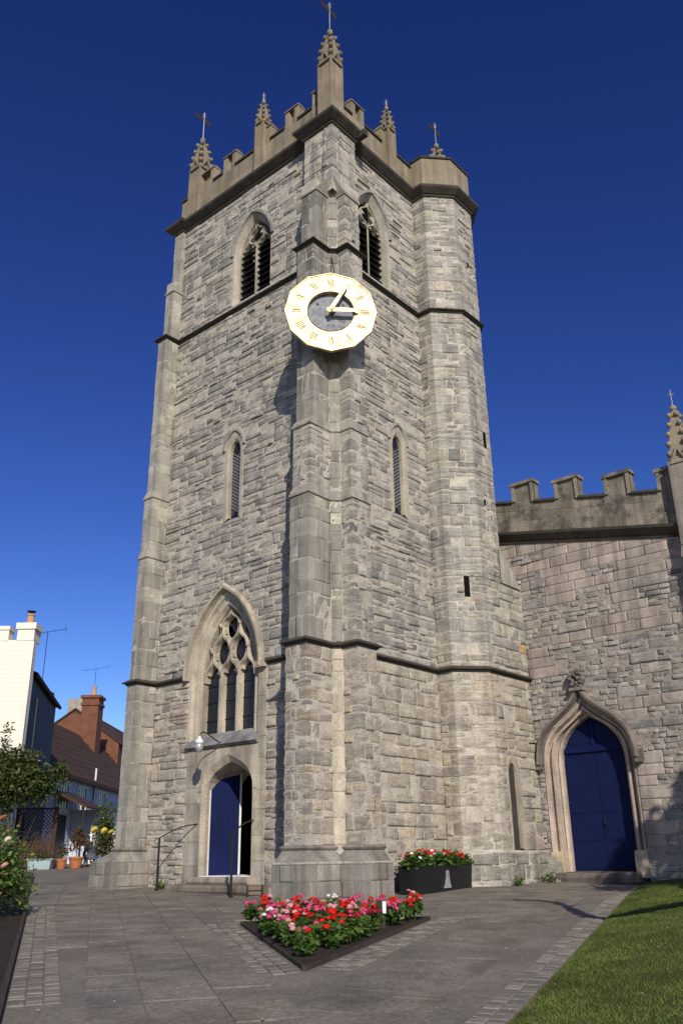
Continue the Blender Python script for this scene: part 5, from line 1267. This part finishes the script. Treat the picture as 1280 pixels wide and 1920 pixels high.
# crouching person beside the pots
def person():
    b = ds(37.2, -10.15); r = empty('person', b, 'person crouching beside the pots in dark jacket and grey trousers', 'person'); r.rotation_euler = (0, 0, YAW+.5)
    # x forward, seen from behind
    J = {'pel': (0, 0, .42, .16, .15), 'sp': (.16, 0, .58, .17, .14), 'ch': (.33, 0, .72, .17, .13), 'nk': (.43, 0, .80, .06, .06), 'hd': (.50, 0, .87, .09, .10), 'ht': (.55, 0, .95, .07, .08),
         'lh': (.03, .11, .38, .10, .10), 'lk': (.34, .16, .42, .075, .075), 'la': (.12, .14, .08, .045, .045), 'lf': (.27, .15, .03, .04, .035), 'rh': (.03, -.11, .38, .10, .10), 'rk': (.34, -.16, .42, .075, .075), 'ra': (.12, -.14, .08, .045, .045), 'rf': (.27, -.15, .03, .04, .035),
         'ls': (.35, .17, .72, .07, .07), 'le': (.48, .24, .48, .05, .05), 'lw': (.62, .14, .32, .035, .035), 'lp': (.68, .12, .27, .035, .025), 'rs': (.35, -.17, .72, .07, .07), 're': (.48, -.24, .48, .05, .05), 'rw': (.62, -.14, .32, .035, .035), 'rp': (.68, -.12, .27, .035, .025)}
    E_ = [('pel', 'sp'), ('sp', 'ch'), ('ch', 'nk'), ('nk', 'hd'), ('hd', 'ht'), ('pel', 'lh'), ('lh', 'lk'), ('lk', 'la'), ('la', 'lf'), ('pel', 'rh'), ('rh', 'rk'), ('rk', 'ra'), ('ra', 'rf'), ('ch', 'ls'), ('ls', 'le'), ('le', 'lw'), ('lw', 'lp'), ('ch', 'rs'), ('rs', 're'), ('re', 'rw'), ('rw', 'rp')]
    ks = list(J); me = bpy.data.meshes.new('body'); me.from_pydata([J[k][:3] for k in ks], [(ks.index(a), ks.index(b)) for a, b in E_], [])
    o = link('body', me, r); sk = o.modifiers.new('skin', 'SKIN'); o.modifiers.new('sub', 'SUBSURF').levels = 2
    for i, k in enumerate(ks): me.skin_vertices[0].data[i].radius = J[k][3:]; me.skin_vertices[0].data[i].use_root = (k == 'pel')
    dg = bpy.context.evaluated_depsgraph_get(); m2 = bpy.data.meshes.new_from_object(o.evaluated_get(dg)); o.modifiers.clear(); o.data = m2
    n = len(m2.vertices); co = np.zeros(n*3); m2.vertices.foreach_get('co', co); co = co.reshape(-1, 3); c = np.ones((n, 4), np.float32); c[:, :3] = (.05, .05, .06)
    tr = (co[:, 2] < .5) & (co[:, 0] < .42); c[tr, :3] = (.10, .11, .14); c[co[:, 2] < .09, :3] = (.02, .02, .02)
    c[(co[:, 2] > .82) & (co[:, 0] > .4), :3] = (.05, .03, .02); c[(co[:, 0] > .6), :3] = (.5, .3, .22)
    at = m2.color_attributes.new('col', 'FLOAT_COLOR', 'POINT'); at.data.foreach_set('color', c.ravel()); m2.materials.clear(); m2.materials.append(MS['cloth']); m2.shade_smooth()
person()
# ------------------------------------------------------------------ houses at the left
KH = 1.38
WH = empty('white_house', ds(27*1.38, -10.5*1.38), 'tall white painted house with stepped parapet chimney and shaded side wall', 'house')
def hp(o, K=1.38): 
    L_ = Vector(o.location)
    return lambda d, s, z: tuple(ds(d*K, s*K, .85+(z-.85)*K)-L_)
f = hp(WH)
def dsbox(mb, f, d0, d1, s0, s1, z0, z1, col=(1, 1, 1)): return mb.box(d0, d1, s0, s1, z0, z1, col, fr=f)
# front wall with brick courses
m = MB(); dsbox(m, f, 27.02, 27.35, -17, -9.82, 0, 7.45); wf = m.build('wall', MS['cream'], WH)
z = .3; k = 0
while z < 7.4:
    m = MB(); dsbox(m, f, 27.014, 27.03, -17, -9.80, z, z+.139); m.build('brick_course', MS['cream'], wf); z += .145
m = MB(); dsbox(m, f, 27.0, 27.4, -17, -10.63, 7.43, 7.86); dsbox(m, f, 26.96, 27.45, -17, -10.60, 7.78, 7.9); m.build('parapet', MS['cream'], WH)
m = MB(); dsbox(m, f, 27.0, 27.6, -10.36, -9.82, 7.43, 7.85); dsbox(m, f, 26.95, 27.65, -10.41, -9.77, 7.80, 8.0); ch = m.build('chimney', MS['cream'], WH)
c0 = Vector(f(27.3, -10.1, 8.0)); m = MB(); m.loft([[(c0.x+r*cos(t), c0.y+r*sin(t), c0.z+z) for t in [k*pi/6 for k in range(12)]] for z, r in ((0, .19), (.08, .18), (.4, .14), (.42, .17), (.5, .17), (.5, .12))], (1, 1, 1), True, True); m.build('chimney_pot', MS['pot'], ch)
m = MB(); m.tube([c0+Vector((0, 0, .5)), c0+Vector((0, 0, .62))], .03, 6); m.loft([[(c0.x+r*cos(t), c0.y+r*sin(t), c0.z+z) for t in [k*pi/6 for k in range(12)]] for z, r in ((.6, .19), (.64, .19), (.68, .03))], (1, 1, 1), True, True); m.build('cowl', MS['black'], ch)
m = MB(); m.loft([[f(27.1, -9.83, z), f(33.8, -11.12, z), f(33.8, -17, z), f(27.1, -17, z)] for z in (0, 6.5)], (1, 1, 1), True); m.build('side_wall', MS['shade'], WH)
m = MB(); m.add([f(27.3, -9.66, 6.46), f(34.0, -10.95, 6.46), f(34.0, -14, 8.2), f(27.3, -14, 8.2), f(27.3, -9.70, 6.36), f(34.0, -10.99, 6.36), f(34.0, -14, 8.1), f(27.3, -14, 8.1)], [(0, 1, 2, 3), (4, 7, 6, 5), (0, 4, 5, 1), (1, 5, 6, 2)]); m.build('roof', MS['tile'], WH)
m = MB(); m.tube([f(28.2, -9.9, 7.0-1.2), f(28.2, -9.9, 0.4)], .045, 6); m.build('downpipe', MS['black'], WH)
def aerial(f, d, s, z0, z1, parent, L=.9, n=7):
    m = MB(); m.tube([f(d, s, z0), f(d, s, z1)], .016, 5); a, b = Vector(f(d-.1, s-L*.55, z1-.12)), Vector(f(d+.1, s+L*.55, z1+.12)); m.tube([a, b], .012, 5)
    for k in range(n): p = a+(b-a)*(k/(n-1)); h = .10+.06*(k/(n-1)); m.tube([p-HV*h, p+HV*h], .006, 4); 
    m.tube([b-SV*.1+Vector((0, 0, .22)), b-SV*.05, b-SV*.1-Vector((0, 0, .22))], .008, 4)
    m.build('aerial', MS['black'], parent)
aerial(f, 28.6, -9.95, 6.3, 8.1, WH, 1.1)
# pale blue cottage row
BC_ = empty('blue_cottage', ds(42*KH, -12.5*KH), 'pale blue cottage row with brown tiled roof, white windows and tiled porch', 'house'); f = hp(BC_)
m = MB(); dsbox(m, f, 34.2, 56, -17.0, -11.72, 0, 4.25); m.build('wall', MS['bluewall'], BC_)
m = MB(); m.loft([[f(d, s, z) for d in (34, 56.2)] for s, z in ((-11.40, 4.12), (-11.40, 4.22), (-14.3, 7.25), (-17.2, 4.22), (-17.2, 4.12), (-14.3, 7.1), (-11.40, 4.12))]); rf = m.build('roof', MS['tile'], BC_)
k = 0
for d in np.linspace(34, 56.2, 24)[:-1]: pass
for i in range(9):                                       # visible courses of tiles as low steps
    t = i/9; s = -11.40-2.9*t; z = 4.24+3.03*t; m = MB(); m.loft([[f(d, ss, zz) for ss, zz in ((s, z), (s-.03, z+.06), (s-.34, z+.35), (s-.34, z+.30))] for d in (34, 56.2)], (1, 1, 1), True, True); m.build('tile_course', MS['tile'], rf)
def window(d0, d1, z0, z1, n):
    m = MB(); dsbox(m, f, d0, d1, -11.75, -11.705, z0, z1); w = m.build('window', MS['glass'], BC_)
    m = MB()
    for a, b, c, e in ((d0-.06, d1+.06, z0-.05, z0), (d0-.06, d1+.06, z1, z1+.05), (d0-.06, d0, z0, z1), (d1, d1+.06, z0, z1)): dsbox(m, f, a, b, -11.73, -11.66, c, e)
    for k in range(1, n+1): x = d0+(d1-d0)*k/(n+1); dsbox(m, f, x-.025, x+.025, -11.71, -11.68, z0, z1)
    for z in ((z0+z1)/2,): dsbox(m, f, d0, d1, -11.712, -11.682, z-.02, z+.02)
    m.build('frame', MS['white'], w); m = MB(); dsbox(m, f, d0-.1, d1+.1, -11.74, -11.60, z0-.13, z0-.052); m.build('sill', MS['white'], w)
window(36.9, 38.3, 2.95, 4.0, 3); window(39.7, 41.0, 2.75, 3.95, 3); window(42.9, 44.2, 2.75, 3.95, 3)
m = MB(); m.tube([f(41.9, -11.62, 4.15), f(41.9, -11.62, .7)], .05, 6); m.build('downpipe', MS['black'], BC_)
m = MB(); m.tube([f(41.6, -11.5, 4.35), f(41.6, -11.5, 4.9)], .06, 8); m.build('vent_pipe', MS['white'], BC_)
m = MB(); m.loft([[f(d, s, z) for s, z in ((-11.72, 3.62), (-10.3, 2.95), (-10.3, 2.87), (-11.72, 3.5))] for d in (36.4, 39.4)], (1, 1, 1), True, True); m.build('porch_roof', MS['tile'], BC_)
m = MB(); dsbox(m, f, 39.1, 39.3, -11.7, -10.5, .6, 2.95); m.build('porch_side', MS['bluewall'], BC_)
m = MB(); m.tube([f(36.6, -10.5, .7), f(36.6, -10.5, 2.95)], .06, 6); m.build('porch_post', MS['black'], BC_)
m = MB(); dsbox(m, f, 37.3, 38.4, -11.73, -11.69, .7, 2.7); m.build('door', MS['black'], BC_)
def stack(f, d0, d1, s0, s1, z0, z1, parent, mt='brick', band=True):
    m = MB(); dsbox(m, f, d0, d1, s0, s1, z0, z1)
    if band: dsbox(m, f, d0-.06, d1+.06, s0-.06, s1+.06, z1-.55, z1-.40); dsbox(m, f, d0-.09, d1+.09, s0-.09, s1+.09, z1-.15, z1)
    return m.build('chimney', MS[mt], parent)
cs = stack(f, 47.6, 48.6, -14.25, -13.35, 6.2, 9.35, BC_)
c0 = Vector(f(48.1, -13.8, 9.35)); m = MB(); m.loft([[(c0.x+r*cos(t), c0.y+r*sin(t), c0.z+z) for t in [k*pi/6 for k in range(12)]] for z, r in ((0, .24), (.1, .22), (.65, .15), (.65, .19), (.75, .19), (.75, .13))], (1, 1, 1), True, True); m.build('chimney_pot', MS['pot'], cs)
aerial(f, 48.1, -13.8, 9.4, 10.9, cs, 1.3, 8)
# brick houses further up the street
BR = empty('brick_house', ds(54*KH, -16*KH), 'orange brick gabled house with grey chimney behind the blue cottages', 'house'); f = hp(BR)
m = MB(); m.add([f(52, s, z) for s, z in ((-18.6, 0), (-13.2, 0), (-13.2, 7.4), (-15.9, 9.3), (-18.6, 7.4))]+[f(60, s, z) for s, z in ((-18.6, 0), (-13.2, 0), (-13.2, 7.4), (-15.9, 9.3), (-18.6, 7.4))], [(0, 1, 2, 3, 4), (1, 6, 7, 2), (5, 9, 8, 7, 6), (0, 4, 9, 5)]); m.build('wall', MS['brick'], BR)
m = MB(); m.loft([[f(d, s, z) for s, z in ((-13.0, 7.3), (-15.9, 9.4), (-18.8, 7.3), (-18.8, 7.2), (-15.9, 9.28), (-13.0, 7.2))] for d in (51.9, 60.2)], (1, 1, 1), True, True); m.build('roof', MS['tile'], BR)
stack(f, 52, 52.8, -16.4, -15.5, 9.0, 9.95, BR, 'mortar_dark', False)
BR2 = empty('brick_house', ds(62*KH, -15*KH), 'brick house with dark roof, farthest up the street beside the tower', 'house'); f = hp(BR2)
m = MB(); dsbox(m, f, 61, 72, -20, -14.6, 0, 7.3); m.build('wall', MS['brick'], BR2)
m = MB(); m.loft([[f(d, s, z) for s, z in ((-14.3, 7.2), (-17.3, 10.3), (-20.3, 7.2), (-20.3, 7.1), (-17.3, 10.1), (-14.3, 7.1))] for d in (60.8, 72)], (1, 1, 1), True, True); m.build('roof', MS['tile'], BR2); stack(f, 68, 69, -16, -15.2, 7.8, 9.6, BR2)
BR3 = empty('brick_house', ds(46*KH, -18*KH), 'small brick chimney house just past the shaded side wall', 'house'); f = hp(BR3)
m = MB(); dsbox(m, f, 45, 50, -22, -16.4, 0, 6.6); m.build('wall', MS['brick'], BR3); stack(f, 45.2, 46.0, -16.15, -15.4, 6, 9.2, BR3, 'brick', True)
# picket fence
PF = empty('picket_fence', ds(41.5, -10.9), 'white picket fence standing before the blue cottage', 'fence'); f = hp(PF, 1.0)
for k in range(9):
    s = -11.3+k*.13; m = MB(); p = [(s-.04, .7), (s+.04, .7), (s+.04, 2.3), (s, 2.4), (s-.04, 2.3)]; m.prism(p, 41.0, 41.03, lambda u, z, d: f(d, u, z)); m.build('picket', MS['white'], PF)
for z in (1.1, 2.0):
    m = MB(); dsbox(m, f, 41.03, 41.07, -11.4, -10.2, z-.04, z+.04); m.build('rail', MS['white'], PF)
# ------------------------------------------------------------------ tree right of the picture that shades the aisle foot
rng = random.Random(77); nr = np.random.default_rng(77)
TB = Vector((1.3, -12.7)); TRE = empty('broad_tree', (TB.x, TB.y, zg(TB.x, TB.y)), 'broad leafy tree on the lawn beyond the right edge', 'tree')
m = MB(); m.tube([(0, 0, -.1), (.05, 0, 1.2), (.0, .1, 2.6), (.1, .2, 5.2)], [.36, .26, .22, .14], 9)
for k in range(9):
    a = k*.7; m.tube([(.0, .1, 3.4+.2*k), (1.0*cos(a), 1.0*sin(a)+.2, 4.8+.3*k*.8), (1.6*cos(a), 1.6*sin(a)+.3, 5.4+.3*k*.7)], [.10, .06, .02], 6)
m.build('trunk', MS['bark'], TRE)
P = []
for k in range(42):
    a = rng.random()*6.28; r = rng.random()**.5*2.1; z = rng.uniform(3.9, 7.3); q = 1-abs(z-5.6)/3.2
    P.append(blob_pts(330, (r*q*cos(a)*1.25, r*q*sin(a)*1.25+.2, z), (.62, .62, .48), nr, .2))
P = np.concatenate(P); np_mesh('crown', leaf_quads(P, .2, nr), 4, cols(len(P), (.03, .06, .012), (.09, .13, .03), nr), MS['leaf'], TRE)
m = MB(); o = Vector(TRE.location); LQ = lambda x, y, z: Vector((x, y, z))-o
def limb(ctrl, r0, r1, n=7):
    # smooth irregular branch through control points
    P = [Vector(c) for c in ctrl]; Q = []
    for a in range(len(P)-1):
        p0, p1, p2, p3 = P[max(a-1, 0)], P[a], P[a+1], P[min(a+2, len(P)-1)]
        for k in range(n): t = k/n; Q.append(.5*((2*p1)+(p2-p0)*t+(2*p0-5*p1+4*p2-p3)*t*t+(3*p1-p0-3*p2+p3)*t**3)+Vector((rng.uniform(-1, 1), rng.uniform(-1, 1), rng.uniform(-1, 1)))*.025)
    Q.append(P[-1]); L_ = len(Q)-1; R_ = [(r0+(r1-r0)*k/L_)*rng.uniform(.88, 1.12) for k in range(len(Q))]; m.tube(Q, R_, 8); return Q
g = limb([LQ(1.2, -12.6, 2.2), LQ(-.2, -11.9, 2.45), LQ(-1.6, -11.3, 2.45), LQ(-3.0, -11.05, 2.6), LQ(-3.95, -10.85, 2.68), LQ(-4.2, -10.75, 3.0), LQ(-3.85, -10.72, 3.6), LQ(-3.5, -10.66, 4.2), LQ(-3.6, -10.42, 4.5), LQ(-3.9, -10.2, 4.6)], .19, .09)
for q in (9, 15, 22, 30, 36, 44, 50, 56):
    a = g[q]; e = a+Vector((rng.uniform(-.5, .5), rng.uniform(-.6, .2), rng.uniform(.1, .5))); m.tube([a, a+(e-a)*.5+Vector((0, 0, .06)), e], [.035, .02, .006], 5)
m.build('shadow_limb', MS['bark'], TRE)  # unseen limb, shaped to cast the bent shadow on path and lawn
# fallen petals
N = 70; pp = []
while len(pp) < N:
    d = rng.uniform(8.5, 20); s = rng.uniform(-.40, .40)*d; p = ds(d, s); q = Vector((p.x, p.y))
    if tri_dist(q) < .1: continue
    h = 0
    if EN.dot(q-E0) > 0: h = hl(ED.dot(q-E0), EN.dot(q-E0))+.03
    pp.append((p.x, p.y, p.z+.03+h))
pp = np.array(pp); a = nr.random(N)*6.28; v = np.zeros((N, 4, 3)); e = .014+.012*nr.random(N)
for k in range(4): v[:, k] = pp+np.stack([np.cos(a+k*pi/2)*e, np.sin(a+k*pi/2)*e*.7, .006*np.cos(k*3.0+a)], 1)
o = np_mesh('fallen_petals', v, 4, cols(N, (.75, .62, .58), (.85, .8, .76), nr), MS['petal'], kind='stuff'); o['label'] = 'pale fallen petals scattered on the path and grass'
